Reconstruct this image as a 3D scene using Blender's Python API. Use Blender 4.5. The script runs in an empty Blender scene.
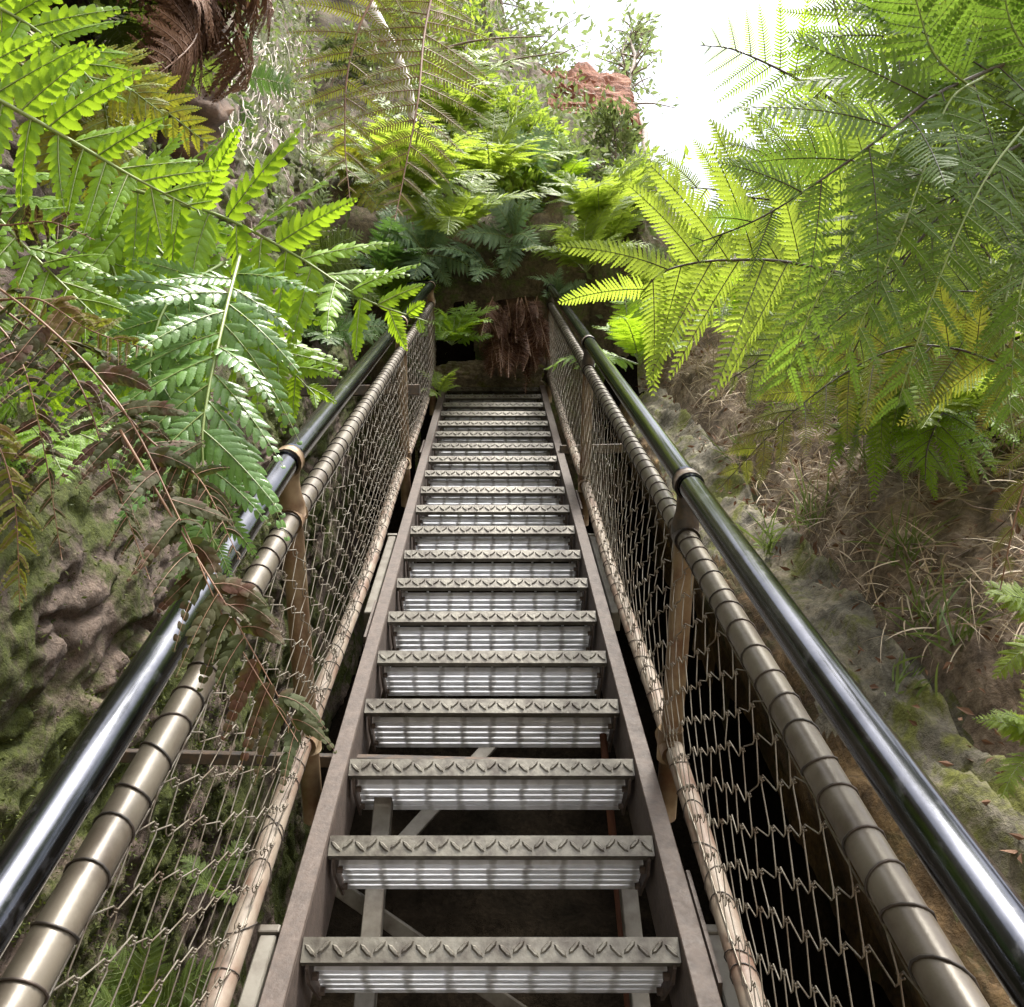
import bpy, math, random
import numpy as np
from mathutils import Vector, Matrix

rng = np.random.default_rng(7)
random.seed(7)
SC = bpy.context.scene
COL = SC.collection
R = math.radians

# ------------------------------------------------------------------ frames
FPX, CX, CY = 900.0, 494.0, 503.5
CAM = np.array([0.0, 0.0, 1.6])
PITCH = R(45.0)
FWD = np.array([0, math.cos(PITCH), math.sin(PITCH)])
DWN = np.array([0, math.sin(PITCH), -math.cos(PITCH)])
SLOPE = PITCH + math.atan(295.5 / FPX)
SU = np.array([0, math.cos(SLOPE), math.sin(SLOPE)])     # up along the stair
SN = np.array([0, -math.sin(SLOPE), math.cos(SLOPE)])    # out of the stair slope
SX = np.array([1.0, 0, 0])
LSTEP = 0.2866
_z0 = 1.684
SO = CAM + _z0 * (FWD + DWN * ((937 - CY) / FPX))
SO[0] = -0.006


def P(px, py, z):
    """a point of the place seen at this pixel of the photo, z metres deep"""
    return CAM + z * (FWD + SX * ((px - CX) / FPX) + DWN * ((py - CY) / FPX))


def S(x, u, h):
    """stair frame -> world"""
    return SO * np.array([0, 1, 1]) + np.multiply.outer(np.asarray(x, float), SX) + np.multiply.outer(np.asarray(u, float), SU) + np.multiply.outer(np.asarray(h, float), SN)


def to_stair(w):
    d = w - SO * np.array([0, 1, 1])
    return d @ SX, d @ SU, d @ SN


# ------------------------------------------------------------------ noise
def _hash(ix, iy, iz, seed):
    n = (ix.astype(np.int64) * 374761393 + iy.astype(np.int64) * 668265263 + iz.astype(np.int64) * 2147483647 + seed * 1274126177) & 0xFFFFFFFF
    n = ((n ^ (n >> 13)) * 1274126177) & 0xFFFFFFFF
    n = (n ^ (n >> 16)) & 0xFFFF
    return n / 65535.0


def vnoise(p, seed=0):
    p = np.asarray(p, float)
    i = np.floor(p).astype(np.int64)
    f = p - i
    f = f * f * (3 - 2 * f)
    r = 0
    for dx in (0, 1):
        for dy in (0, 1):
            for dz in (0, 1):
                w = (f[..., 0] if dx else 1 - f[..., 0]) * (f[..., 1] if dy else 1 - f[..., 1]) * (f[..., 2] if dz else 1 - f[..., 2])
                r = r + w * _hash(i[..., 0] + dx, i[..., 1] + dy, i[..., 2] + dz, seed)
    return r * 2 - 1


def fbm(p, scale=1.0, octaves=4, seed=0, ridge=False):
    r, a, s = 0, 1.0, scale
    for o in range(octaves):
        v = vnoise(np.asarray(p) * s + o * 17.3, seed + o)
        if ridge:
            v = 1 - 2 * np.abs(v)
        r = r + a * v
        a *= 0.5
        s *= 2.03
    return r


# ------------------------------------------------------------------ mesh helpers
class MB:
    def __init__(self):
        self.v, self.f, self.m, self.t, self.n = [], [], [], [], 0

    def add(self, verts, faces, mi=0, tint=0.5):
        verts = np.asarray(verts, float).reshape(-1, 3)
        faces = np.asarray(faces, np.int64)
        self.v.append(verts)
        self.f.append(faces + self.n)
        self.m.append(np.full(len(faces), mi))
        self.t.append(np.broadcast_to(np.asarray(tint, float), (len(verts),)).copy())
        self.n += len(verts)

    def box(self, c, ax, size, mi=0):
        """c centre, ax 3 axis rows, size full sizes"""
        c = np.asarray(c, float)
        ax = np.asarray(ax, float)
        s = np.asarray(size, float) / 2
        vs = [c + ax[0] * s[0] * i + ax[1] * s[1] * j + ax[2] * s[2] * k for i in (-1, 1) for j in (-1, 1) for k in (-1, 1)]
        self.add(vs, [(0, 1, 3, 2), (4, 6, 7, 5), (0, 4, 5, 1), (2, 3, 7, 6), (0, 2, 6, 4), (1, 5, 7, 3)], mi)

    def bar(self, a, b, w, d, side=SX, mi=0):
        a, b = np.asarray(a, float), np.asarray(b, float)
        t = b - a
        L = np.linalg.norm(t)
        t = t / L
        s = side - t * (side @ t)
        s = s / np.linalg.norm(s)
        n = np.cross(t, s)
        self.box((a + b) / 2, (t, s, n), (L, w, d), mi)

    def tube(self, pts, r, sides=8, mi=0, cap=True, tint=0.5):
        pts = np.asarray(pts, float)
        n = len(pts)
        r = np.broadcast_to(np.asarray(r, float), (n,))
        t = np.gradient(pts, axis=0)
        t /= np.linalg.norm(t, axis=1, keepdims=True) + 1e-12
        ref = np.array([0.31, 0.52, 0.79])
        if abs(t[0] @ ref) > 0.95:
            ref = np.array([0.9, -0.3, 0.2])
        a = np.cross(t, ref)
        a /= np.linalg.norm(a, axis=1, keepdims=True) + 1e-12
        b = np.cross(t, a)
        th = np.linspace(0, 2 * math.pi, sides, endpoint=False)
        V = pts[:, None] + r[:, None, None] * (np.cos(th)[None, :, None] * a[:, None] + np.sin(th)[None, :, None] * b[:, None])
        i = np.arange(n - 1)[:, None] * sides
        j = np.arange(sides)[None]
        j2 = (j + 1) % sides
        F = np.stack([i + j, i + sides + j, i + sides + j2, i + j2], -1).reshape(-1, 4)
        self.add(V, F, mi, tint)
        if cap:
            base = self.n - n * sides
            self.f.append(np.array([[base + k, base + (k + 1) % sides, base + (k + 2) % sides, base + (k + 2) % sides][:3] + [base + (k + 2) % sides] for k in ()]).reshape(-1, 4).astype(np.int64))
            self.m.append(np.zeros(0))
            self.caps = getattr(self, 'caps', [])
            self.caps.append((list(range(base + sides - 1, base - 1, -1)), mi))
            self.caps.append((list(range(base + (n - 1) * sides, base + n * sides)), mi))

    def mesh(self, name, mats, smooth=False, origin=(0, 0, 0)):
        me = bpy.data.meshes.new(name)
        V = np.concatenate(self.v) - np.asarray(origin)
        loops, tot, mi = [], [], []
        for f, m in zip(self.f, self.m):
            if len(f) == 0:
                continue
            loops.append(f.reshape(-1))
            tot.append(np.full(len(f), f.shape[1]))
            mi.append(m)
        for c, m in getattr(self, 'caps', []):
            loops.append(np.array(c))
            tot.append(np.array([len(c)]))
            mi.append(np.array([m]))
        loops = np.concatenate(loops).astype(np.int32)
        tot = np.concatenate(tot).astype(np.int32)
        mi = np.concatenate(mi).astype(np.int32)
        st = np.concatenate([[0], np.cumsum(tot)[:-1]]).astype(np.int32)
        me.vertices.add(len(V))
        me.vertices.foreach_set('co', V.astype(np.float32).reshape(-1))
        me.loops.add(len(loops))
        me.loops.foreach_set('vertex_index', loops)
        me.polygons.add(len(tot))
        me.polygons.foreach_set('loop_start', st)
        me.polygons.foreach_set('loop_total', tot)
        me.polygons.foreach_set('material_index', mi)
        me.polygons.foreach_set('use_smooth', np.full(len(tot), smooth))
        at = me.attributes.new('tint', 'FLOAT', 'POINT')
        at.data.foreach_set('value', np.concatenate(self.t).astype(np.float32))
        for m in (mats if isinstance(mats, (list, tuple)) else [mats]):
            me.materials.append(m)
        me.update(calc_edges=True)
        me.validate()
        return me

    def build(self, name, mats, parent=None, smooth=False):
        o0 = parent_origin(parent) if parent else np.zeros(3)
        ob = bpy.data.objects.new(name, self.mesh(name, mats, smooth, o0))
        COL.objects.link(ob)
        if parent:
            ob.parent = parent
        return ob


def parent_origin(o):
    p = np.zeros(3)
    while o:
        p = p + np.array(o.location)
        o = o.parent
    return p


def bevel(o, w=0.002, seg=2):
    m = o.modifiers.new('bevel', 'BEVEL')
    m.width = w
    m.segments = seg
    m.limit_method = 'ANGLE'
    return o


def tag(o, label=None, cat=None, group=None, kind=None):
    if label:
        o['label'] = label
    if cat:
        o['category'] = cat
    if group:
        o['group'] = group
    if kind:
        o['kind'] = kind
    return o


def thing(name, loc, label, cat, group=None):
    o = bpy.data.objects.new(name, None)
    o.empty_display_size = 0.1
    COL.objects.link(o)
    o.location = tuple(float(c) for c in loc)
    return tag(o, label, cat, group)


def catmull(pts, n):
    p = np.asarray(pts, float)
    if len(p) == 2:
        return p[0] + (p[1] - p[0]) * np.linspace(0, 1, n)[:, None]
    p = np.vstack([2 * p[0] - p[1], p, 2 * p[-1] - p[-2]])
    k = len(p) - 3
    out = []
    for t in np.linspace(0, k - 1e-6, n):
        i = int(t)
        f = t - i
        a, b, c, d = p[i:i + 4]
        out.append(0.5 * (2 * b + (c - a) * f + (2 * a - 5 * b + 4 * c - d) * f * f + (3 * b - a - 3 * c + d) * f ** 3))
    return np.array(out)


def nrm(v):
    return v / (np.linalg.norm(v, axis=-1, keepdims=True) + 1e-12)


# ------------------------------------------------------------------ materials
def newmat(name):
    m = bpy.data.materials.new(name)
    m.use_nodes = True
    nt = m.node_tree
    b = nt.nodes['Principled BSDF']
    return m, nt, b


def N(nt, typ, **kw):
    n = nt.nodes.new(typ)
    for k, v in kw.items():
        if k.startswith('_'):
            setattr(n, k[1:], v)
        else:
            n.inputs[k.replace('__', ' ')].default_value = v
    return n


def c4(c):
    return (c[0], c[1], c[2], 1)


def ramp(nt, fac, stops):
    r = nt.nodes.new('ShaderNodeValToRGB')
    el = r.color_ramp.elements
    while len(el) < len(stops):
        el.new(0.5)
    for e, (p, c) in zip(el, stops):
        e.position = p
        e.color = c4(c) if len(c) == 3 else c
    nt.links.new(fac, r.inputs[0])
    return r


def objnoise(nt, scale, detail=4, rough=0.6, stretch=(1, 1, 1)):
    tc = nt.nodes.new('ShaderNodeTexCoord')
    mp = nt.nodes.new('ShaderNodeMapping')
    mp.inputs['Scale'].default_value = stretch
    nt.links.new(tc.outputs['Object'], mp.inputs[0])
    n = N(nt, 'ShaderNodeTexNoise', Scale=scale, Detail=detail, Roughness=rough)
    nt.links.new(mp.outputs[0], n.inputs['Vector'])
    return n


def mix(nt, fac, a, b):
    m = nt.nodes.new('ShaderNodeMix')
    m.data_type = 'RGBA'
    for inp, v in ((m.inputs[0], fac), (m.inputs[6], a), (m.inputs[7], b)):
        if isinstance(v, (tuple, list)):
            inp.default_value = c4(v)
        elif isinstance(v, (int, float)):
            inp.default_value = v
        else:
            nt.links.new(v, inp)
    return m.outputs[2]


def bump(nt, b, h, strength, dist=0.01):
    bp = N(nt, 'ShaderNodeBump', Strength=strength, Distance=dist)
    nt.links.new(h, bp.inputs['Height'])
    nt.links.new(bp.outputs[0], b.inputs['Normal'])


def leafmat(name, a, b_, trans, rough=0.42, tw=0.4, spot=None):
    m, nt, b = newmat(name)
    at = N(nt, 'ShaderNodeAttribute', _attribute_name='tint')
    col = mix(nt, at.outputs['Fac'], a, b_)
    if spot:
        n = objnoise(nt, 22, 3)
        r = ramp(nt, n.outputs[0], [(0.5, (0, 0, 0)), (0.62, (1, 1, 1))])
        col = mix(nt, r.outputs[0], col, spot)
    nv = objnoise(nt, 9, 5, 0.65)
    rv = ramp(nt, nv.outputs[0], [(0.3, (0.62, 0.62, 0.62)), (0.7, (1.25, 1.25, 1.2))])
    mm = N(nt, 'ShaderNodeMix', _data_type='RGBA', _blend_type='MULTIPLY')
    mm.inputs[0].default_value = 0.85
    nt.links.new(col, mm.inputs[6])
    nt.links.new(rv.outputs[0], mm.inputs[7])
    col = mm.outputs[2]
    nt.links.new(col, b.inputs['Base Color'])
    b.inputs['Roughness'].default_value = rough
    b.inputs['Specular IOR Level'].default_value = 0.32
    nb = objnoise(nt, 160, 2, 0.5)
    bump(nt, b, nb.outputs[0], 0.25, 0.004)
    tr = N(nt, 'ShaderNodeBsdfTranslucent')
    tcol = mix(nt, 0.35, trans, col)
    nt.links.new(tcol, tr.inputs[0])
    ms = N(nt, 'ShaderNodeMixShader', Fac=tw)
    nt.links.new(b.outputs[0], ms.inputs[1])
    nt.links.new(tr.outputs[0], ms.inputs[2])
    nt.links.new(ms.outputs[0], nt.nodes['Material Output'].inputs[0])
    return m


def wander(nt, *noises):
    """shift a noise by a random amount per object so that copies do not repeat"""
    oi = nt.nodes.new('ShaderNodeObjectInfo')
    ml = N(nt, 'ShaderNodeMath', _operation='MULTIPLY')
    ml.inputs[1].default_value = 40.0
    nt.links.new(oi.outputs['Random'], ml.inputs[0])
    for n in noises:
        n.noise_dimensions = '4D'
        nt.links.new(ml.outputs[0], n.inputs['W'])


def metal(name, a, b_, metallic, rough, scale=14, lo=0.42, hi=0.66, rv=0.15, bs=0.15, stretch=(1, 1, 1)):
    m, nt, b = newmat(name)
    n = objnoise(nt, scale, 6, 0.65, stretch)
    wander(nt, n)
    r = ramp(nt, n.outputs[0], [(lo, a), (hi, b_)])
    nt.links.new(r.outputs[0], b.inputs['Base Color'])
    b.inputs['Metallic'].default_value = metallic
    n2 = objnoise(nt, scale * 3, 4)
    mr = N(nt, 'ShaderNodeMapRange')
    mr.inputs['To Min'].default_value = max(0.03, rough - rv)
    mr.inputs['To Max'].default_value = rough + rv
    nt.links.new(n2.outputs[0], mr.inputs[0])
    nt.links.new(mr.outputs[0], b.inputs['Roughness'])
    if bs:
        bump(nt, b, n2.outputs[0], bs, 0.004)
    return m


M = {}
def steel_mat():
    m, nt, b = newmat('polished_steel')
    n = objnoise(nt, 7, 6, 0.7)
    r = ramp(nt, n.outputs[0], [(0.4, (0.10, 0.104, 0.12)), (0.62, (0.055, 0.058, 0.068))])
    nd = objnoise(nt, 26, 6, 0.75)
    rd = ramp(nt, nd.outputs[0], [(0.56, (0, 0, 0)), (0.85, (0.35, 0.35, 0.35))])
    nt.links.new(mix(nt, rd.outputs[0], r.outputs[0], (0.16, 0.15, 0.135)), b.inputs['Base Color'])
    iv = N(nt, 'ShaderNodeMath', _operation='SUBTRACT')
    iv.inputs[0].default_value = 1.0
    nt.links.new(rd.outputs[0], iv.inputs[1])
    nt.links.new(iv.outputs[0], b.inputs['Metallic'])
    ad = N(nt, 'ShaderNodeMath', _operation='MULTIPLY_ADD')
    nt.links.new(rd.outputs[0], ad.inputs[0])
    ad.inputs[1].default_value = 0.5
    ad.inputs[2].default_value = 0.17
    nt.links.new(ad.outputs[0], b.inputs['Roughness'])
    bump(nt, b, nd.outputs[0], 0.05, 0.002)
    return m


M['steel'] = steel_mat()
M['rail'] = metal('weathered_rail', (0.125, 0.108, 0.083), (0.06, 0.046, 0.033), 0.2, 0.42, 11, rv=0.12, bs=0.15)
M['low_rail'] = metal('dull_low_rail', (0.19, 0.155, 0.12), (0.11, 0.06, 0.038), 0.0, 0.62, 9, bs=0.25)
M['post'] = metal('rusty_post', (0.20, 0.145, 0.085), (0.11, 0.055, 0.028), 0.3, 0.5, 13, bs=0.25)
M['dark'] = metal('dark_iron', (0.05, 0.045, 0.042), (0.11, 0.075, 0.05), 0.5, 0.5, 30, bs=0.2)
M['wire'] = metal('galvanised_wire', (0.22, 0.20, 0.165), (0.11, 0.08, 0.055), 0.4, 0.5, 18, bs=0)
M['lace'] = metal('lacing_wire', (0.035, 0.032, 0.03), (0.08, 0.06, 0.05), 0.4, 0.5, 20, bs=0)
M['stringer'] = metal('weathered_stringer', (0.062, 0.043, 0.033), (0.028, 0.018, 0.013), 0.0, 0.68, 34, 0.38, 0.7, bs=0.3)
M['nosing'] = metal('worn_checker_plate', (0.135, 0.125, 0.102), (0.05, 0.041, 0.032), 0.4, 0.42, 26, 0.4, 0.66, bs=0.3)
M['leg'] = metal('galvanised_leg', (0.125, 0.115, 0.095), (0.06, 0.048, 0.036), 0.2, 0.6, 12, bs=0.15)


def grating_mat():
    m, nt, b = newmat('grating_bars')
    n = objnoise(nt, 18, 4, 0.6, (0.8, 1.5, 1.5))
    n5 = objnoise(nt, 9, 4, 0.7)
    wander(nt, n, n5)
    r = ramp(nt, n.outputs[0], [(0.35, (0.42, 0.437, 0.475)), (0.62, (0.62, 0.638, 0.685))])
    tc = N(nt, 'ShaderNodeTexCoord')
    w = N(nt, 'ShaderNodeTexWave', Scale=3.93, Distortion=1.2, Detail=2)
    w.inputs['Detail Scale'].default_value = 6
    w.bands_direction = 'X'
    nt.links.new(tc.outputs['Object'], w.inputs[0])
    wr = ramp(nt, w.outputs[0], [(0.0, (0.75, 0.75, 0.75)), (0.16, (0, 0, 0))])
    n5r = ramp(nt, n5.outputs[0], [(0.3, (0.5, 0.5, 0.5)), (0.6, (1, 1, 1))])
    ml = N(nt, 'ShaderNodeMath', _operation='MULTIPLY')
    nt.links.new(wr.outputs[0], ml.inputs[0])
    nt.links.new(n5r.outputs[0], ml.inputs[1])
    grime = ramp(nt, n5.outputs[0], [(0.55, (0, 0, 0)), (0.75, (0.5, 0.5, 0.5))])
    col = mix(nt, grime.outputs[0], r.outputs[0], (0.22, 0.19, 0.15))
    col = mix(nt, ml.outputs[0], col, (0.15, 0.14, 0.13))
    nt.links.new(col, b.inputs['Base Color'])
    b.inputs['Metallic'].default_value = 0.0
    b.inputs['Roughness'].default_value = 0.5
    return m


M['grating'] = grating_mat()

M['fern_bright'] = leafmat('bright_fern_leaf', (0.115, 0.225, 0.014), (0.17, 0.30, 0.02), (0.46, 0.66, 0.025), 0.42, 0.42)
M['fern_lime'] = leafmat('lime_fern_leaf', (0.13, 0.20, 0.025), (0.20, 0.28, 0.035), (0.44, 0.56, 0.055), 0.48, 0.5)
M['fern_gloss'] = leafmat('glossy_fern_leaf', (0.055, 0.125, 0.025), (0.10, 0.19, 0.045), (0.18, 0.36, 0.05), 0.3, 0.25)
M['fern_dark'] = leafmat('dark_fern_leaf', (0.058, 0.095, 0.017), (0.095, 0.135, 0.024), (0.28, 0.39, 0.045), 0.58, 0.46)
M['fern_mid'] = leafmat('mid_green_fern_leaf', (0.058, 0.115, 0.016), (0.09, 0.15, 0.022), (0.28, 0.45, 0.045), 0.55, 0.46)
M['fern_olive'] = leafmat('olive_fern_leaf', (0.095, 0.115, 0.014), (0.14, 0.135, 0.02), (0.34, 0.38, 0.035), 0.65, 0.45, (0.13, 0.08, 0.025))
M['fern_wither'] = leafmat('withering_fern_leaf', (0.024, 0.036, 0.007), (0.042, 0.04, 0.010), (0.12, 0.14, 0.02), 0.75, 0.28, (0.05, 0.017, 0.007))
M['fern_dead'] = leafmat('dead_fern_leaf', (0.11, 0.055, 0.032), (0.18, 0.10, 0.062), (0.2, 0.1, 0.05), 0.75, 0.12)
M['fern_rust'] = leafmat('rust_fern_leaf', (0.034, 0.012, 0.006), (0.075, 0.027, 0.012), (0.10, 0.03, 0.012), 0.8, 0.1)
M['fern_grey'] = leafmat('grey_green_fern_leaf', (0.085, 0.145, 0.075), (0.13, 0.20, 0.11), (0.2, 0.32, 0.12), 0.42, 0.3)
M['fern_yellow'] = leafmat('yellowing_fern_leaf', (0.15, 0.20, 0.015), (0.26, 0.26, 0.02), (0.42, 0.44, 0.03), 0.5, 0.4, (0.16, 0.12, 0.02))
M['shrub_lime'] = leafmat('lime_shrub_leaf', (0.14, 0.25, 0.03), (0.24, 0.32, 0.045), (0.42, 0.55, 0.06), 0.42, 0.45)
M['shrub_dull'] = leafmat('dull_shrub_leaf', (0.075, 0.11, 0.035), (0.14, 0.16, 0.06), (0.2, 0.27, 0.07), 0.5, 0.35)
M['tree_leaf'] = leafmat('tree_leaf', (0.10, 0.15, 0.06), (0.2, 0.23, 0.1), (0.28, 0.36, 0.12), 0.5, 0.4)
M['grass'] = leafmat('green_grass_blade', (0.09, 0.15, 0.035), (0.17, 0.22, 0.06), (0.25, 0.34, 0.08), 0.45, 0.3)
M['moss'] = leafmat('moss_frond', (0.030, 0.042, 0.008), (0.085, 0.10, 0.018), (0.12, 0.16, 0.02), 0.7, 0.2)
M['straw'] = leafmat('dry_straw', (0.28, 0.21, 0.14), (0.62, 0.53, 0.41), (0.3, 0.22, 0.14), 0.7, 0.15)
M['root'] = leafmat('hanging_root', (0.26, 0.22, 0.18), (0.50, 0.46, 0.40), (0.2, 0.18, 0.15), 0.6, 0.05)
M['stalk_green'] = metal('green_stalk', (0.13, 0.19, 0.045), (0.17, 0.2, 0.06), 0, 0.45, 10, bs=0)
M['stalk_dark'] = metal('dark_stalk', (0.028, 0.02, 0.014), (0.07, 0.05, 0.03), 0, 0.5, 10, bs=0)
M['stalk_brown'] = metal('brown_stalk', (0.13, 0.065, 0.035), (0.2, 0.11, 0.06), 0, 0.55, 10, bs=0)
M['trunk_dark'] = metal('fibrous_trunk', (0.035, 0.022, 0.015), (0.13, 0.075, 0.045), 0, 0.9, 16, 0.35, 0.7, bs=1.0, stretch=(1, 1, 0.25))
M['bark_pale'] = metal('pale_bark', (0.62, 0.58, 0.54), (0.30, 0.24, 0.20), 0, 0.75, 16, 0.45, 0.68, bs=0.5)
M['bark_pink'] = metal('pinkish_bark', (0.40, 0.31, 0.28), (0.18, 0.12, 0.10), 0, 0.85, 10, 0.4, 0.68, bs=0.8, stretch=(1, 1, 0.3))
M['twig'] = metal('twig_bark', (0.16, 0.12, 0.09), (0.07, 0.05, 0.035), 0, 0.8, 18, bs=0.3)


def rock_mat(name, stops, moss=None, moss_lo=0.48, scale=1.6, speck=True, bs=0.8, layered=False, spec=0.25):
    m, nt, b = newmat(name)
    n = objnoise(nt, scale, 8, 0.65, (1, 1, 3) if layered else (1, 1, 1))
    r = ramp(nt, n.outputs[0], stops)
    col = r.outputs[0]
    nf = objnoise(nt, 38, 6, 0.7)
    if speck:
        rs = ramp(nt, nf.outputs[0], [(0.35, (0.45, 0.45, 0.45)), (0.65, (1.35, 1.35, 1.35))])
        mm = N(nt, 'ShaderNodeMix', _data_type='RGBA', _blend_type='MULTIPLY')
        mm.inputs[0].default_value = 0.8
        nt.links.new(col, mm.inputs[6])
        nt.links.new(rs.outputs[0], mm.inputs[7])
        col = mm.outputs[2]
    if moss:
        n2 = objnoise(nt, scale * 1.3, 7, 0.7)
        n2.inputs['Distortion'].default_value = 0.6
        r2 = ramp(nt, n2.outputs[0], [(moss_lo, (0, 0, 0)), (moss_lo + 0.10, (1, 1, 1))])
        n3 = objnoise(nt, 60, 4, 0.7)
        r3 = ramp(nt, n3.outputs[0], [(0.3, tuple(x * 0.45 for x in moss)), (0.7, tuple(x * 1.3 for x in moss))])
        col = mix(nt, r2.outputs[0], col, r3.outputs[0])
    nt.links.new(col, b.inputs['Base Color'])
    b.inputs['Roughness'].default_value = 0.85
    b.inputs['Specular IOR Level'].default_value = spec
    bump(nt, b, nf.outputs[0], bs, 0.02)
    return m


M['wall_rock'] = rock_mat('mossy_wall_rock', [(0.3, (0.035, 0.026, 0.02)), (0.5, (0.12, 0.09, 0.072)), (0.68, (0.24, 0.18, 0.15))], (0.058, 0.070, 0.014), 0.44, 2.2, bs=1.0)
M['shaded_soil'] = rock_mat('shade_darkened_soil', [(0.35, (0.004, 0.0034, 0.0026)), (0.58, (0.011, 0.0085, 0.006)), (0.75, (0.03, 0.022, 0.013))], spec=0.0)  # soil colour taken near black to hold the deep shade of the gully
M['slab'] = rock_mat('mossy_slab', [(0.3, (0.05, 0.044, 0.034)), (0.5, (0.145, 0.13, 0.10)), (0.7, (0.25, 0.21, 0.145))], (0.11, 0.115, 0.025), 0.48, 2.8, layered=True)
M['ochre'] = rock_mat('ochre_face', [(0.3, (0.02, 0.013, 0.008)), (0.52, (0.11, 0.068, 0.03)), (0.72, (0.24, 0.155, 0.065))], (0.05, 0.045, 0.013), 0.52, 3.0, bs=1.0)
M['litter'] = rock_mat('litter_bank', [(0.3, (0.06, 0.043, 0.03)), (0.52, (0.20, 0.15, 0.11)), (0.72, (0.38, 0.31, 0.235))], None, 0.5, 7)
M['hill'] = rock_mat('hill_soil', [(0.3, (0.03, 0.025, 0.016)), (0.5, (0.09, 0.07, 0.045)), (0.72, (0.17, 0.14, 0.09))], (0.075, 0.10, 0.025), 0.5, 3)
M['red'] = rock_mat('red_sandstone', [(0.3, (0.06, 0.022, 0.012)), (0.5, (0.16, 0.052, 0.022)), (0.68, (0.28, 0.15, 0.095))], None, 0.5, 2.2, layered=True)
M['ledge'] = rock_mat('ledge_stone', [(0.3, (0.10, 0.085, 0.06)), (0.6, (0.26, 0.22, 0.16))], (0.12, 0.13, 0.03), 0.52, 6)
M['ground'] = rock_mat('valley_ground', [(0.3, (0.20, 0.17, 0.13)), (0.7, (0.36, 0.31, 0.24))], (0.12, 0.14, 0.05), 0.6, 0.4)

def leaves(mb, centres, sizes, dirs, rg, wid=0.45):
    n = len(centres)
    d = nrm(dirs)
    up = nrm(rg.normal(0, 1, (n, 3)))
    s = nrm(np.cross(d, up))
    nn = np.cross(s, d)
    a = np.array([0, 0.4, 0.4, 1.0, 0.4])
    b = np.array([0, -0.5, 0.5, 0, 0]) * wid
    c = np.array([0, 0.05, 0.05, -0.12, -0.03])
    V = centres[:, None] + sizes[:, None, None] * (d[:, None] * a[None, :, None] + s[:, None] * b[None, :, None] + nn[:, None] * c[None, :, None])
    F0 = np.array([(0, 1, 4), (1, 3, 4), (0, 4, 2), (4, 3, 2)])
    F = (F0[None] + (np.arange(n) * 5)[:, None, None]).reshape(-1, 3)
    mb.add(V, F, 0, np.repeat(rg.random(n), 5))


# ------------------------------------------------------------------ terrain
def sst(a, b, x):
    t = np.clip((x - a) / (b - a), 0, 1)
    return t * t * (3 - 2 * t)


def wall_x(u, h):
    return -1.02 - 0.25 * np.maximum(0, h - 0.3) - 0.06 * np.maximum(0, u - 5)


def H(x, u):
    x = np.asarray(x, float)
    u = np.asarray(u, float)
    base = np.interp(x, [-4, 0.74, 0.78, 0.84, 0.93, 1.20, 1.22, 1.24, 1.33, 1.92, 2.6, 8], [-1.9, -1.9, -1.0, -0.5, -0.13, 0.06, -0.03, 0.01, 0.17, 0.57, 0.72, 0.9])
    bank = np.where(x < 1.3, 1.0, np.clip(1 - (x - 1.3) / 1.0, 0, 1))
    top = sst(5.35, 6.05, u)          # the bank that closes the gully above the stair
    base = base * (1 - top * bank) + top * bank * 1.05
    crest = np.interp(x, [-4, -1, 0.6, 1.4, 2.0, 3.0, 8], [4.8, 4.2, 2.0, 1.5, 0.6, 0.0, 0.0])
    uc = np.interp(x, [-4, -1, 0.6, 2, 8], [14, 13.5, 10.9, 10.0, 9.0])
    rise = np.clip((u - 5.9) / (uc - 5.9), 0, 1) ** 0.95 * crest
    fall = np.maximum(0, u - uc) * 1.2
    return base + rise - fall


def hit(px, py, zmax=16.0):
    for z in np.arange(0.6, zmax, 0.02):
        w = P(px, py, z)
        x, u, h = to_stair(w)
        if h < H(x, u) or (x < wall_x(u, h) and u < 12):
            return w, z
    return P(px, py, zmax), zmax


def grid_mesh(V, nu, nv):
    i = np.arange(nu - 1)[:, None] * nv
    j = np.arange(nv - 1)[None]
    return np.stack([i + j, i + nv + j, i + nv + j + 1, i + j + 1], -1).reshape(-1, 4)


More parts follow.
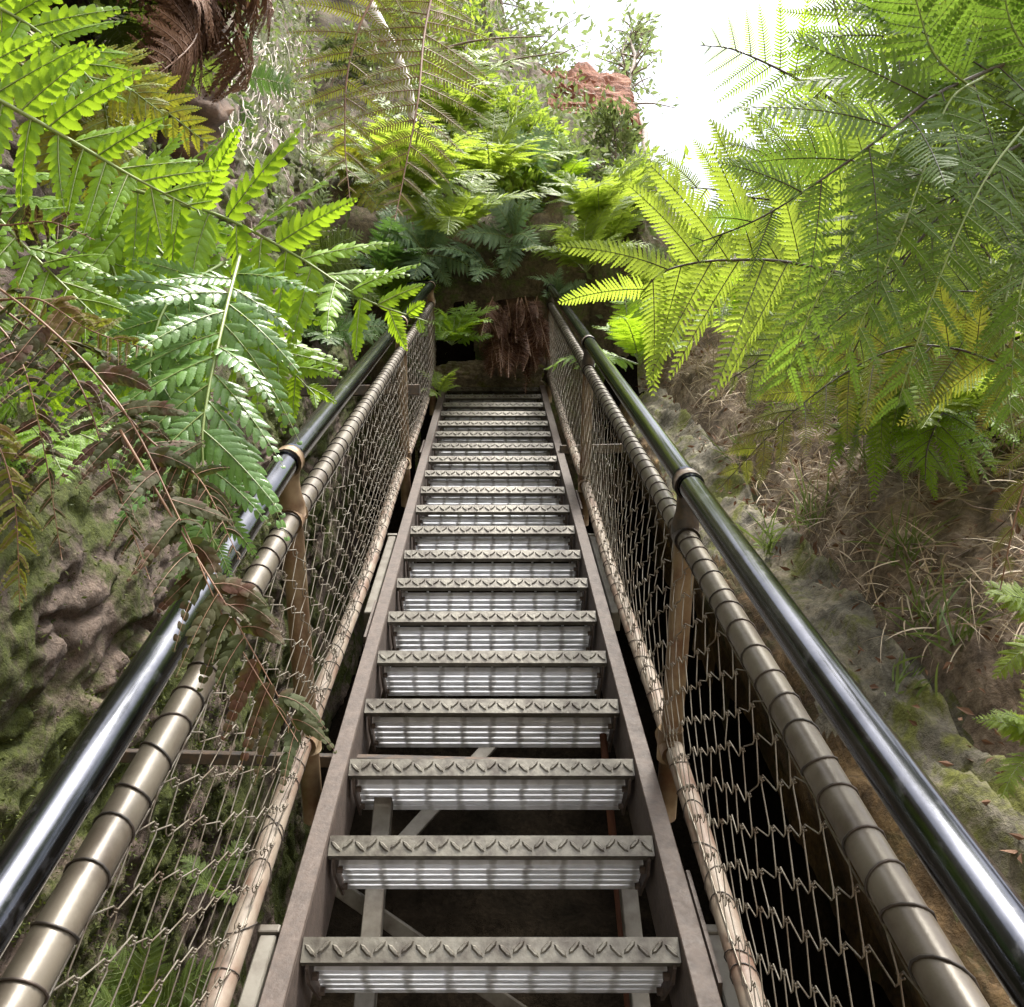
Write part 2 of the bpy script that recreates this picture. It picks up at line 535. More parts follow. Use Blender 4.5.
def build_hill():
    xs = np.concatenate([np.linspace(-4, -0.7, 50), np.linspace(-0.65, 2.4, 250), np.linspace(2.45, 9, 50)])
    us = np.concatenate([np.linspace(-4, 6.5, 430), np.linspace(6.53, 18, 160)])
    X, U = np.meshgrid(xs, us, indexing='ij')
    h = H(X, U)
    p = np.stack([X, U * 0.7, h], -1)
    slab = sst(0.84, 0.92, X) * (1 - sst(1.19, 1.24, X))
    d = 0.10 * fbm(p, 1.7, 5, 3) * (1 - 0.72 * slab) + 0.03 * fbm(p, 7, 4, 9)
    pl = np.stack([X * 5.0 + 1.1 * U, U * 0.55, h * 0], -1)
    d += slab * (0.045 * fbm(pl, 1.6, 5, 21, True) - 0.03)
    # stepped bedding across the slab
    st = (X * 6.5 + 1.3 * U + 0.35 * fbm(p, 1.1, 3, 5))
    d += slab * 0.03 * (sst(0.0, 1.0, st - np.floor(st)) - 0.5)
    litter = sst(1.23, 1.31, X) * (1 - sst(5, 6, U))
    d += litter * 0.05 * fbm(p, 5, 3, 33)
    top = sst(5.3, 6, U) * (1 - sst(1.3, 2, X))
    d += top * 0.12 * fbm(p, 2.4, 4, 41)
    h = h + d
    # the outcrop overhangs a dark recess beside the stair
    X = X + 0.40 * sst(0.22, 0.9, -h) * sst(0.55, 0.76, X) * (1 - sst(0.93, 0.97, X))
    V = S(X, U, h)
    mb = MB()
    F = grid_mesh(V, len(xs), len(us))
    mb.add(V, F)
    Xc = np.broadcast_to(xs[:, None], U.shape).reshape(-1)[F[:, 0]]
    Hc = h.reshape(-1)[F[:, 0]]
    Uc = U.reshape(-1)[F[:, 0]]
    wob = 0.04 * fbm(np.stack([Xc, Uc, Uc * 0], -1), 3, 3, 77)
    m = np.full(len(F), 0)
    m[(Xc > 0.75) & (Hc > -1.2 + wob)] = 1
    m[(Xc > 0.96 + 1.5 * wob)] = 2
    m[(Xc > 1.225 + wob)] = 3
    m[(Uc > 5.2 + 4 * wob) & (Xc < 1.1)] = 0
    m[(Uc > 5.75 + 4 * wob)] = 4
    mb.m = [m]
    o = mb.build('hillside', [M['shaded_soil'], M['ochre'], M['slab'], M['litter'], M['hill']], smooth=True)
    tag(o, kind='structure')


build_hill()


def build_wall():
    us = np.concatenate([np.linspace(-3.2, -1.2, 40), np.linspace(-1.18, 3.4, 400), np.linspace(3.43, 13, 240)])
    hs = np.concatenate([np.linspace(-2.2, -0.9, 40), np.linspace(-0.89, 1.6, 240), np.linspace(1.63, 6.5, 110)])
    U, Hh = np.meshgrid(us, hs, indexing='ij')
    x = wall_x(U, Hh)
    p = np.stack([x, U, Hh], -1)
    d = 0.05 * fbm(p, 0.9, 3, 51) + 0.022 * fbm(p * np.array([1, 0.5, 2.2]), 3.4, 5, 57, True) + 0.016 * fbm(p, 9, 4, 60) + 0.014 * fbm(p, 24, 2, 61)
    near = sst(-1.6, -0.8, U) * (1 - sst(2.2, 3.4, U)) * (1 - sst(0.9, 1.5, Hh))
    ck = fbm(p * np.array([1, 0.8, 1.4]), 2.0, 4, 64)
    d -= 0.05 * np.exp(-(ck / 0.05) ** 2)          # cracks
    mo = sst(-0.1, 0.35, fbm(p, 2.2, 4, 66))
    d += mo * (0.02 + 0.016 * fbm(p, 26, 2, 67))
    V = S(x + d * 0.8, U, Hh)
    mb = MB()
    mb.add(V, grid_mesh(V, len(us), len(hs)))
    o = mb.build('rock_wall', M['wall_rock'], smooth=True)
    tag(o, 'mossy brown rock wall rising along the left side of the stair', 'rock wall')
    # moss: a nap of tiny fronds on the damp patches near the foot of the stair
    gu = np.gradient(V, axis=0)
    gh = np.gradient(V, axis=1)
    nn = nrm(np.cross(gu, gh))
    nn = nn * np.sign(nn[..., :1])
    w = (mo * near * (mo > 0.35)).reshape(-1)
    w = w + 0.15 * near.reshape(-1)
    rg = np.random.default_rng(12)
    idx = rg.choice(len(w), 42000, p=w / w.sum())
    pc = V.reshape(-1, 3)[idx] + rg.normal(0, 0.006, (len(idx), 3))
    mm = MB()
    leaves(mm, pc - nn.reshape(-1, 3)[idx] * 0.001, rg.uniform(0.006, 0.017, len(idx)), nn.reshape(-1, 3)[idx] * 0.8 + rg.normal(0, 0.7, (len(idx), 3)), rg, 0.42)
    tag(mm.build('moss', M['moss']), 'short green moss growing in patches on the left rock wall', 'moss', kind='stuff')
    return o


build_wall()
g = MB()
g.add([(-600, -600, 0), (600, -600, 0), (600, 600, 0), (-600, 600, 0)], [(0, 1, 2, 3)])
tag(g.build('ground', M['ground']), kind='structure')


def boulder(name, px, py, z, size, mat, label, seed, cuts):
    c = P(px, py, z)
    n1, n2 = 120, 80
    th = np.linspace(0, 2 * math.pi, n1, endpoint=False)
    ph = np.linspace(0.02, math.pi - 0.02, n2)
    T, F = np.meshgrid(th, ph, indexing='ij')
    d = np.stack([np.sin(F) * np.cos(T), np.sin(F) * np.sin(T), np.cos(F)], -1)
    r = np.full(T.shape, 9.0)
    for n, k in cuts:
        n = nrm(np.array(n, float))
        dd = d @ n
        r = np.where(dd > 1e-3, np.minimum(r, k / np.maximum(dd, 1e-3)), r)
    r = r * (1 + 0.08 * fbm(d * 2, 1.2, 4, seed)) + 0.10 * fbm(d * 2, 2.2, 5, seed + 5, True)
    V = d * r[..., None] * np.array(size)
    i = np.arange(n1)[:, None]
    j = np.arange(n2 - 1)[None]
    i2 = (i + 1) % n1
    Fc = np.stack([i * n2 + j, i * n2 + j + 1, i2 * n2 + j + 1, i2 * n2 + j], -1).reshape(-1, 4)
    mb = MB()
    mb.add(V + c, Fc)
    mb.add(np.array([V[:, 0].mean(0), V[:, -1].mean(0)]) + c, np.zeros((0, 4)))
    o = mb.build(name, mat, smooth=False)
    tag(o, label, 'boulder')
    return o


CUT = [((1, 0, 0), 1), ((-1, 0.1, 0), 1), ((0, 1, 0), 1), ((0.15, -1, 0.1), 0.9), ((-0.5, -1, -0.1), 1.0), ((0, 0, 1), 0.85), ((0.5, 0, 1), 0.95), ((0, 0, -1), 1), ((-0.6, 0, 1), 1.05)]
boulder('red_boulder', 566, 128, 10.6, (0.66, 0.5, 0.85), M['red'], 'rust red sandstone boulder on the skyline above the stair', 5, CUT)
boulder('ledge_stone', 490, 384, 6.95, (0.36, 0.2, 0.06), M['ledge'], 'flat pale stone ledge at the head of the stair', 15, CUT)

# ------------------------------------------------------------------ staircase
stair = thing('staircase', S(0, -2.4, 0), 'steep weathered steel staircase with checker plate treads and wire mesh railings', 'staircase')
X0 = -0.006
UA, UB = -2.4, 5.53
for sgn in (-1, 1):
    mb = MB()
    xi, xo = X0 + sgn * 0.352, X0 + sgn * 0.394
    def sbox(xa, xb, ua, ub, ha, hb, b=None):
        (b or mb).box(S((xa + xb) / 2, (ua + ub) / 2, (ha + hb) / 2), (SX, SU, SN), (abs(xb - xa), ub - ua, hb - ha))
    sbox(xi, xo, UA, UB, 0.002, 0.011)
    sbox(xi, xi + sgn * 0.007, UA, UB, -0.17, 0.0015)
    sbox(xi, xo, UA, UB, -0.18, -0.1705)
    bevel(mb.build('stringer', M['stringer'], stair), 0.0015, 1)
    # splice plates where two lengths of stringer are joined
    for us in ((0.02, 2.62) if sgn > 0 else (1.35, 3.6)):
        sp = MB()
        sbox(xo + sgn * 0.0025, xo + sgn * 0.010, us - 0.14, us + 0.14, -0.09, 0.016, sp)
        for k in (-0.1, -0.04, 0.04, 0.1):
            sp.tube([S(xo + sgn * 0.009, us + k, -0.04), S(xo + sgn * 0.02, us + k, -0.04)], 0.009, 6)
        sp.build('splice_plate', M['stringer'], stair)
    # side channel that carries the posts
    for up in (0.02, 2.2):
        ch = MB()
        xc = xo + sgn * 0.028
        sbox(xc - 0.016, xc + 0.016, up - 0.75, up, -0.085, -0.012, ch)
        ob = bevel(ch.build('side_channel', M['leg'], stair), 0.003, 1)
        cp = MB()
        sbox(xc - 0.021, xc + 0.021, up - 0.001, up + 0.02, -0.09, -0.006, cp)
        bevel(cp.build('end_cap', M['leg'], ob), 0.004, 2)

# treads: one set of meshes, copied up the flight
def tread_meshes():
    YX, ZX = np.array([0, 1.0, 0]), np.array([0, 0, 1.0])
    ax = (SX, YX, ZX)
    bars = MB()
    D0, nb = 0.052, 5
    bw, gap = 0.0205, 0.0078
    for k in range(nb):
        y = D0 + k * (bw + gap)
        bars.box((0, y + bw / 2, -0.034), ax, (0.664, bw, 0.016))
    for k in range(9):
        bars.box((-0.32 + k * 0.08, 0.12, -0.018), ax, (0.007, 0.14, 0.010))
    nos = MB()
    nos.box((0, 0.0025, -0.0225), ax, (0.70, 0.005, 0.045))
    nos.box((0, 0.0285, -0.0025), ax, (0.70, 0.047, 0.005))
    nos.box((0, 0.0125, -0.0425), ax, (0.70, 0.015, 0.005))
    for k in range(27):
        x = -0.335 + k * 0.67 / 26
        ang = 0.8 if k % 2 else -0.8
        c, sn = math.cos(ang), math.sin(ang)
        A_ = np.array([c, 0, sn]); B_ = np.array([-sn, 0, c])
        ctr = np.array([x, 0.0, -0.0215 + (0.003 if k % 2 else -0.003)])
        ol = [(-1, 0), (-0.55, -1), (0.55, -1), (1, 0), (0.55, 1), (-0.55, 1)]
        base = [ctr + A_ * 0.0165 * p + B_ * 0.0048 * q for p, q in ol]
        topv = [ctr + A_ * 0.0125 * p + B_ * 0.0022 * q - YX * 0.0042 for p, q in ol]
        nos.add(base + topv, [(i, (i + 1) % 6, 6 + (i + 1) % 6, 6 + i) for i in range(6)] + [(6, 7, 8, 9), (6, 9, 10, 11)])
    for k in range(29):
        nos.box((-0.336 + k * 0.024, 0.02, 0.0012), ((0.7, 0.7, 0), (-0.7, 0.7, 0), (0, 0, 1)), (0.024, 0.005, 0.003))
    ends = []
    for s in (-1, 1):
        e = MB()
        x = s * 0.336
        e.add([(x, 0.012, -0.012), (x, 0.19, -0.012), (x, 0.19, -0.055), (x, 0.05, -0.066), (x, 0.012, -0.052),
               (x + s * 0.006, 0.012, -0.012), (x + s * 0.006, 0.19, -0.012), (x + s * 0.006, 0.19, -0.055), (x + s * 0.006, 0.05, -0.066), (x + s * 0.006, 0.012, -0.052)],
              [(0, 1, 6, 5), (1, 2, 7, 6), (2, 3, 8, 7), (3, 4, 9, 8), (4, 0, 5, 9)])
        e.add(e.v[0], np.zeros((0, 4)))
        e.caps = [([0, 4, 3, 2, 1], 0), ([5, 6, 7, 8, 9], 0)]
        for yy in (0.06, 0.15):
            e.tube([(x - s * 0.001, yy, -0.05), (x - s * 0.012, yy, -0.05)], 0.008, 6)
        ends.append(e.mesh('side_plate', [M['stringer']]))
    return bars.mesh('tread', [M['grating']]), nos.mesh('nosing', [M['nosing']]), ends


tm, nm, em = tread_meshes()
tr0 = None
for n in range(-3, 20):
    p = S(X0, n * LSTEP, 0) - parent_origin(stair)
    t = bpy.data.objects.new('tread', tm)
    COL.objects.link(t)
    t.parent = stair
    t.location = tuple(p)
    t.rotation_euler = (random.gauss(0, 0.006), random.gauss(0, 0.002), 0)
    for nme, me in (('nosing', nm), ('side_plate', em[0]), ('side_plate', em[1])):
        c = bpy.data.objects.new(nme, me)
        COL.objects.link(c)
        c.parent = t
        if n == -3 and nme == 'nosing':
            pass
    
# railings
def left_h(u, h, k):
    return h - k * np.maximum(0, 0.5 - u)


RAILS = {
    -1: dict(x=-0.45, top=0.773, mid=0.640, bot=0.082, k1=0.065, k2=0.045, u0=-1.9, u1=5.45, posts=(-1.65, 0.55, 3.05, 5.2)),
    1: dict(x=0.43, top=0.718, mid=0.595, bot=0.050, k1=0.0, k2=0.0, u0=-1.9, u1=5.85, posts=(-1.65, 0.56, 2.76, 5.65)),
}


def lacing(mb, fx, u0, u1, r, wr, pitch, irr, rg):
    """one wire wound round a rail, most of its advance on the hidden side"""
    pts = []
    u = u0
    a = nrm(np.cross(SU, SX))
    while u < u1:
        p = pitch * (1 + rg.normal(0, irr))
        tl = rg.normal(0, irr * 0.05, 2) + np.array([0.004, 0.0])
        for k in range(14):
            th = 2 * math.pi * k / 14
            f = k / 14
            adv = p * (sst(0.02, 0.24, f) if sgn > 0 else sst(0.74, 0.98, f)) + 0.004 * f
            pts.append(fx(u + adv) + r * (math.cos(th) * a + math.sin(th) * SX) + SU * (tl[0] * math.cos(th) + tl[1] * math.sin(th)))
        u += p
    mb.tube(pts, wr, 5, cap=False)


for sgn, q in RAILS.items():
    x = q['x']
    us = np.linspace(q['u0'], q['u1'], 40)
    # handrail, with a curved end at the top of the flight
    pts = S(np.full(40, x), us, left_h(us, q['top'], q['k1']))
    end = pts[-1]
    ex = [end + SU * 0.03 * k + SX * sgn * 0.012 * k * k + SN * -0.002 * k * k for k in (1, 2, 3, 4)]
    mb = MB()
    mb.tube(np.vstack([pts, ex]), 0.027, 24)
    hr = mb.build('handrail', M['steel'], stair, True)
    for ps in q['posts']:                      # sleeve joints in the tube
        j = MB()
        uu = np.array([ps - 0.035, ps + 0.035])
        j.tube(S(np.full(2, x), uu, left_h(uu, q['top'], q['k1'])), 0.029, 24)
        j.build('sleeve', M['steel'], hr, True)
    um = np.linspace(q['u0'], q['u1'] - 0.05, 40)
    pm = S(np.full(40, x), um, left_h(um, q['mid'], q['k2']))
    mb = MB()
    mb.tube(pm, 0.0235, 20)
    mr = mb.build('middle_rail', M['rail'], stair, True)
    lac = MB()
    lacing(lac, lambda u: S(x, u, float(left_h(u, q['mid'], q['k2']))), q['u0'] + 0.02, q['u1'] - 0.14, 0.0249, 0.0017, 0.072, 0.13, rng)
    lac.build('lacing_wire', M['lace'], mr, True)
    mb = MB()
    ub = np.linspace(q['u0'], q['u1'] - 0.1, 40)
    pb = S(x + sgn * 0.004 * np.sin(ub * 3), ub, q['bot'] + 0.006 * np.sin(ub * 2.3))
    mb.tube(pb, 0.0225, 16)
    br = mb.build('bottom_rail', M['low_rail'], stair, True)
    lac = MB()
    lacing(lac, lambda u: S(x + sgn * 0.004 * math.sin(u * 3), u, q['bot'] + 0.006 * math.sin(u * 2.3)), q['u0'] + 0.02, q['u1'] - 0.2, 0.0241, 0.0012, 0.105, 0.35, rng)
    lac.build('lacing_wire', M['lace'], br, True)
    for ps in q['posts']:
        ht = float(left_h(ps, q['top'], q['k1']))
        hm = float(left_h(ps, q['mid'], q['k2']))
        mb = MB()
        mb.tube([S(x + sgn * 0.002, ps, h) for h in np.linspace(-0.16, hm + 0.01, 12)], 0.0255, 16)
        po = mb.build('post', M['post'], stair, True)
        mb = MB()
        mb.tube([S(x, ps, h) for h in np.linspace(hm + 0.005, ht - 0.02, 5)], [0.031, 0.031, 0.024, 0.022, 0.026], 14)
        mb.tube([S(x, ps - 0.035, hm), S(x, ps + 0.035, hm)], 0.0295, 16)
        mb.tube([S(x, ps - 0.018, ht - 0.003), S(x, ps + 0.018, ht - 0.003)], 0.0335, 16)
        mb.build('clamp', M['dark'] if sgn > 0 else M['post'], po, True)
        mb = MB()
        mb.tube([S(x, ps - 0.05, q['bot']), S(x, ps + 0.05, q['bot'])], 0.0285, 14)
        mb.tube([S(x, ps, q['bot'] - 0.04), S(x, ps, q['bot'] + 0.045)], 0.030, 14)
        mb.build('tee_fitting', M['post'], po, True)
    # chain link mesh
    mb = MB()
    pit = 0.054
    nk = int((q['u1'] - 0.15 - q['u0']) / pit)
    for k in range(nk):
        u0 = q['u0'] + 0.02 + k * pit
        hm = float(left_h(u0, q['mid'], q['k2'])) - 0.02
        nh = 13
        hh = np.linspace(q['bot'] + 0.015, hm, nh + 1)
        pt = []
        for i, h in enumerate(hh):
            du = (0.5 if (i + k) % 2 else -0.5) * pit * 1.03 if True else 0
            du = (pit * 0.57 if (i + k) % 2 else -pit * 0.57)
            bulge = 0.02 * math.sin(math.pi * i / nh) * (1 + 0.8 * math.sin(u0 * 1.9))
            kn = np.array([[(u0 + np.sign(du) * pit / 2) * 13, h * 17, sgn * 3.0]])
            ju = 0.016 * float(vnoise(kn, 3)[0]) + 0.010 * float(vnoise(kn * 2.7, 5)[0])
            jh = 0.012 * float(vnoise(kn, 4)[0]) + 0.008 * float(vnoise(kn * 2.7, 6)[0])
            if not 0 < i < nh:
                jh = 0.0
            w = S(x - sgn * (0.012 + bulge) + (0.003 if (i + k) % 2 else -0.003), u0 + du + ju, h + jh)
            if 0 < i < nh:
                d = SN * 0.009
                sl = SU * (0.006 if (i + k) % 2 else -0.006)
                pt += [w - d - sl * 0.5, w + sl * 0.3, w + d - sl * 0.5]
                bow = SX * (0.006 * float(rng.normal())) + SU * (0.003 * float(rng.normal()))
                nxt = bow
            else:
                pt.append(w)
        mb.tube(np.array(pt), 0.00118, 5, cap=False)
        for i in range(1, nh):          # the twist where two wires hook into each other
            if (i + k) % 2:
                w = np.array(pt[1 + (i - 1) * 3 + 1])
                tw = [w + SU * (0.011 * (f - 0.62)) + 0.0026 * (SN * math.cos(f * 12) + SX * math.sin(f * 12)) for f in np.linspace(0, 1, 9)]
                mb.tube(np.array(tw), 0.0013, 4, cap=False)
    for f in (0.0, 1.0):
        uu = np.linspace(q['u0'], q['u1'] - 0.15, 90)
        hm = left_h(uu, q['mid'], q['k2']) - 0.03
        hh = (q['bot'] + 0.022) * (1 - f) + hm * f
        mb.tube(S(np.full(90, x - sgn * 0.012), uu, hh + rng.normal(0, 0.002, 90)), 0.0017, 4, cap=False)
    mb.build('wire_mesh', M['wire'], stair, True)

# support frame under the flight
def part_bar(name, a, b, w, d, mat):
    mb = MB()
    mb.bar(a, b, w, d)
    return bevel(mb.build(name, mat, stair), 0.002, 1)


Z = np.array([0, 0, 1.0])
for (px, py, z, w) in ((384, 800, 2.3, 0.045), (624, 850, 2.25, 0.04)):
    a = P(px, py, z)
    b = a * np.array([1, 1, 0]) - Z * 0.05
    part_bar('support_leg', a, b, w, w, M['leg'])
part_bar('diagonal_brace', P(330, 882, 2.18), P(560, 1040, 2.18), 0.04, 0.012, M['leg'])
part_bar('diagonal_brace', P(395, 850, 2.6), P(515, 718, 3.0), 0.045, 0.012, M['leg'])
part_bar('tie_beam', P(-20, 752, 2.36), P(640, 768, 2.36), 0.03, 0.03, M['dark'])
part_bar('tie_beam', P(225, 392, 4.5), P(420, 390, 4.5), 0.05, 0.05, M['dark'])
part_bar('tie_beam', P(560, 450, 5.0), P(640, 448, 5.0), 0.05, 0.05, M['dark'])
mb = MB()
mb.tube([P(603, 735, 2.55), P(603, 735, 2.55) * np.array([1, 1, 0])], 0.011, 8)
mb.build('rusty_rod', M['fern_rust'], stair, True)

# ------------------------------------------------------------------ ferns
def template(kind):
    if kind == 'blade':
        a = [0, 0.35, 1.0]
        b = [0.30, 0.5, 0.0]
    elif kind == 'mid':
        a = [0, 0.3, 0.7, 1.0]
        b = [0.42, 0.5, 0.36, 0.02]
    elif kind == 'tooth':
        a = list(np.linspace(0, 1, 11))
        b = [0.40, 0.5, 0.30, 0.48, 0.27, 0.44, 0.24, 0.37, 0.17, 0.22, 0.0]
    elif kind == 'serrate':
        a = list(np.linspace(0, 1, 16))
        e = np.interp(a, [0, 0.1, 0.3, 0.6, 0.85, 1], [0.66, 0.56, 0.55, 0.46, 0.27, 0.0])
        b = [x * (1.06 if i % 2 == 0 else 0.86) for i, x in enumerate(e)]
    else:   # lobed
        a = [0, 0.14, 0.3, 0.46, 0.62, 0.78, 0.9, 1.0]
        b = [0.62, 0.50, 0.54, 0.49, 0.46, 0.36, 0.22, 0.02]
    a, b = np.array(a), np.array(b)
    V, F = [], []
    for ai, bi in zip(a, b):
        sk = 0.10 * ai * ai
        V += [(ai, -bi, -0.25 * bi), (ai, 0, 0), (ai, bi, -0.25 * bi)]
    V = np.array(V)
    V[:, 2] *= 1.0
    for i in range(len(a) - 1):
        k = 3 * i
        F += [(k, k + 1, k + 4, k + 3), (k + 1, k + 2, k + 5, k + 4)]
    return V, np.array(F)


TPL = {k: template(k) for k in ('blade', 'mid', 'tooth', 'lobed', 'serrate')}


def profile(t, kind):
    if kind == 'lance':
        return np.clip(np.minimum(1, 0.45 + 2.2 * t) * (1 - t ** 2.2) ** 0.9, 0.06, 1)
    if kind == 'tri':
        return np.clip((1 - t) ** 0.75 * np.minimum(1, 0.75 + 1.5 * t), 0.06, 1)
    if kind == 'blunt':
        return np.clip(np.minimum(1, 0.7 + 1.2 * t) * (1 - 0.35 * t ** 3), 0.1, 1)
    return np.clip(np.minimum(1, 0.7 + 1.2 * t) * (1 - t ** 3) ** 0.8, 0.08, 1)


def frond(mb, pts, nh, L, npin=20, t0=0.12, ang=78, droop=0.2, prof='lance', pn=18, plen=0.15, pw=0.9, tpl='mid', beta=22, bend=0.12,
          rr=0.006, curl=0.15, seed=0, jit=1.0, sides=(1, -1), drop=0.0, gdir=(0, 0, -1), stem_mb=None, shape_pow=0.7):
    rg = np.random.default_rng(seed + 1000)
    NS = 48
    sp = catmull(pts, NS)
    d = np.concatenate([[0], np.cumsum(np.linalg.norm(np.diff(sp, axis=0), axis=1))])
    tt = d / d[-1]
    T_ = nrm(np.gradient(sp, axis=0))
    nh = np.asarray(nh, float)
    t = t0 + (1 - t0) * (np.arange(npin) + 0.5) / npin
    f = lambda arr, q: np.stack([np.interp(q, tt, arr[:, k]) for k in range(3)], -1)
    bases, Ts, Ss, Ns, Ls, sg, tq = [], [], [], [], [], [], []
    for s in sides:
        q = np.clip(t + s * 0.2 * (1 - t0) / npin, 0, 1)
        keep = rg.random(npin) >= drop
        q = q[keep]
        B = f(sp, q)
        T = nrm(f(T_, q))
        Nn = nrm(nh - T * (T @ nh)[:, None])
        Sd = np.cross(T, Nn) * s
        bases.append(B); Ts.append(T); Ss.append(Sd); Ns.append(Nn); sg.append(np.full(len(q), s)); tq.append(q)
    B, T, Sd, Nn, q = map(np.concatenate, (bases, Ts, Ss, Ns, tq))
    Mn = len(B)
    tl = (q - t0) / (1 - t0)
    Lm = L * profile(tl, prof) * (1 + jit * rg.normal(0, 0.05, Mn))
    A = np.radians(ang - 32 * tl ** 1.6 + jit * rg.normal(0, 4, Mn))
    dr = nrm(Sd * np.sin(A)[:, None] + T * np.cos(A)[:, None] + Nn * (jit * rg.normal(0, 0.14, Mn))[:, None])
    g = np.asarray(gdir, float)
    cv = g[None] * (droop * (1 + jit * rg.normal(0, 0.25, Mn)))[:, None] + T * (bend * (1 + jit * rg.normal(0, .3, Mn)))[:, None]
    K = pn
    s = (np.arange(K) + 0.6) / K
    pos = B[:, None] + Lm[:, None, None] * (dr[:, None] * s[None, :, None] + cv[:, None] * (s ** 2)[None, :, None])
    tan = nrm(dr[:, None] + 2 * cv[:, None] * s[None, :, None])
    Nt = nrm(Nn + dr * 0 + T * (jit * rg.normal(0, 0.22, Mn))[:, None] + Sd * (jit * rg.normal(0, 0.1, Mn))[:, None])
    Np = nrm(Nt[:, None] - tan * (tan * Nt[:, None]).sum(-1, keepdims=True))
    Q = np.cross(Np, tan)
    V0, F0 = TPL[tpl]
    nv = len(V0)
    shp = np.clip((1 - s ** 1.5) ** shape_pow, 0.12, 1) * np.minimum(1, 0.75 + 2 * s)
    l = plen * Lm[:, None] ** 0.6 * L ** 0.4 * shp[None] * (1 + jit * rg.normal(0, 0.05, (Mn, K)))
    w = (Lm[:, None] / K * pw) * (0.45 + 0.55 * np.minimum(1, 1.6 * shp))[None] * np.ones((Mn, K))
    be = R(beta) + s[None] * R(25)
    allV, allT = [], []
    pt = rg.random(Mn)
    for sd in (1, -1):
        e = nrm(Q * sd * np.cos(be)[..., None] + tan * np.sin(be)[..., None] + Np * (jit * rg.normal(0, 0.10, (Mn, K)))[..., None])
        fx = np.cross(Np, e)
        a = V0[:, 0]; b = V0[:, 1]; c = V0[:, 2]
        V = pos[:, :, None] + e[:, :, None] * (l[..., None] * a)[..., None] + fx[:, :, None] * (w[..., None] * b)[..., None] \
            + tan[:, :, None] * (l[..., None] * 0.12 * a * a)[..., None] \
            + Np[:, :, None] * (w[..., None] * c * 1.0 - curl * l[..., None] * a * a)[..., None]
        allV.append(V.reshape(-1, 3))
        ti = np.clip(0.65 * pt[:, None] + 0.35 * rg.random((Mn, K)), 0, 1)
        allT.append(np.repeat(ti.reshape(-1), nv))
    V = np.concatenate(allV)
    cnt = len(V) // nv
    Fc = (F0[None] + (np.arange(cnt) * nv)[:, None, None]).reshape(-1, 4)
    mb.add(V, Fc, 0, np.concatenate(allT))
    st = stem_mb if stem_mb is not None else mb
    mi = 0 if stem_mb is not None else 1
    st.tube(sp, np.linspace(rr, rr * 0.25, NS), 7, mi)
    # ribs of the pinnae
    s2 = np.linspace(0, 0.97, 7)
    pr = B[:, None] + Lm[:, None, None] * (dr[:, None] * s2[None, :, None] + cv[:, None] * (s2 ** 2)[None, :, None])
    for k in range(Mn):
        st.tube(pr[k] + Nn[k] * 0.0006, np.linspace(rr * 0.34, rr * 0.1, 7), 3, mi, cap=False)
    return sp


def px_frond(parent, pix, L, leaf, stalk, nh=None, face=0.75, one=False, **kw):
    """a frond whose stalk runs through the points given as (pixel x, pixel y, depth)"""
    pts = [P(*p) for p in pix]
    mid = np.mean(pts, axis=0)
    if nh is None:
        nh = nrm(nrm(CAM - mid) * face + Z * (1 - face))
    mb, sb = MB(), MB()
    if one:                      # sparse fronds: leaves and stalk stay one mesh
        frond(mb, pts, nh, L, **kw)
        return mb.build('frond', [M[leaf], M[stalk]], parent, True)
    frond(mb, pts, nh, L, stem_mb=sb, **kw)
    o = mb.build('frond', M[leaf], parent, True)
    sb.build('stalk', M[stalk], o, True)
    return o


# --- near left ferns
W1 = P(-60, 130, 1.35)
t = thing('fern', W1, 'large bright green fern leaning in from the upper left edge', 'fern')
px_frond(t, [(-120, 40, 1.15), (-20, 90, 1.15), (70, 140, 1.15), (135, 178, 1.12), (205, 214, 1.08)], 0.14, 'fern_bright', 'stalk_green', npin=12, t0=0.05, ang=72, pn=11, plen=0.17, pw=1.18, tpl='serrate', jit=1.7, curl=0.22, droop=0.10, prof='tri2', seed=1, rr=0.004)
px_frond(t, [(-120, 110, 1.25), (-30, 190, 1.25), (40, 262, 1.22), (110, 330, 1.2)], 0.145, 'fern_bright', 'stalk_green', npin=12, t0=0.05, ang=70, pn=11, plen=0.17, pw=1.15, tpl='serrate', jit=1.7, curl=0.22, droop=0.25, prof='tri2', seed=2, rr=0.004)
px_frond(t, [(-110, -20, 1.3), (-20, 0, 1.3), (50, 40, 1.3), (110, 100, 1.27)], 0.145, 'fern_bright', 'stalk_green', npin=12, t0=0.05, ang=72, pn=11, plen=0.17, pw=1.15, tpl='serrate', jit=1.7, curl=0.22, droop=0.12, prof='tri2', seed=3, rr=0.004)

W2 = hit(110, 190)[0]
t = thing('fern', W2, 'bright green fern reaching over the left handrail', 'fern')
px_frond(t, [(90, 175, 1.75), (165, 200, 1.62), (225, 218, 1.58), (300, 258, 1.52), (362, 298, 1.46), (428, 322, 1.4)], 0.20, 'fern_bright', 'stalk_green', npin=13, t0=0.08, ang=76, pn=13, plen=0.19, pw=1.12, tpl='serrate', jit=1.7, curl=0.22, droop=0.05, prof='tri2', seed=4, rr=0.004)
px_frond(t, [(100, 180, 1.75), (150, 240, 1.7), (210, 300, 1.66), (270, 350, 1.6), (320, 400, 1.55)], 0.21, 'fern_bright', 'stalk_green', npin=12, t0=0.05, ang=66, pn=12, plen=0.18, pw=1.12, tpl='serrate', jit=1.7, curl=0.22, droop=0.22, prof='tri2', seed=5, rr=0.004)
px_frond(t, [(90, 200, 1.75), (120, 290, 1.72), (150, 370, 1.7), (165, 440, 1.65)], 0.19, 'fern_bright', 'stalk_green', npin=10, t0=0.05, ang=70, pn=11, plen=0.18, pw=1.12, tpl='serrate', jit=1.7, curl=0.22, droop=0.2, prof='tri2', seed=6, rr=0.004)

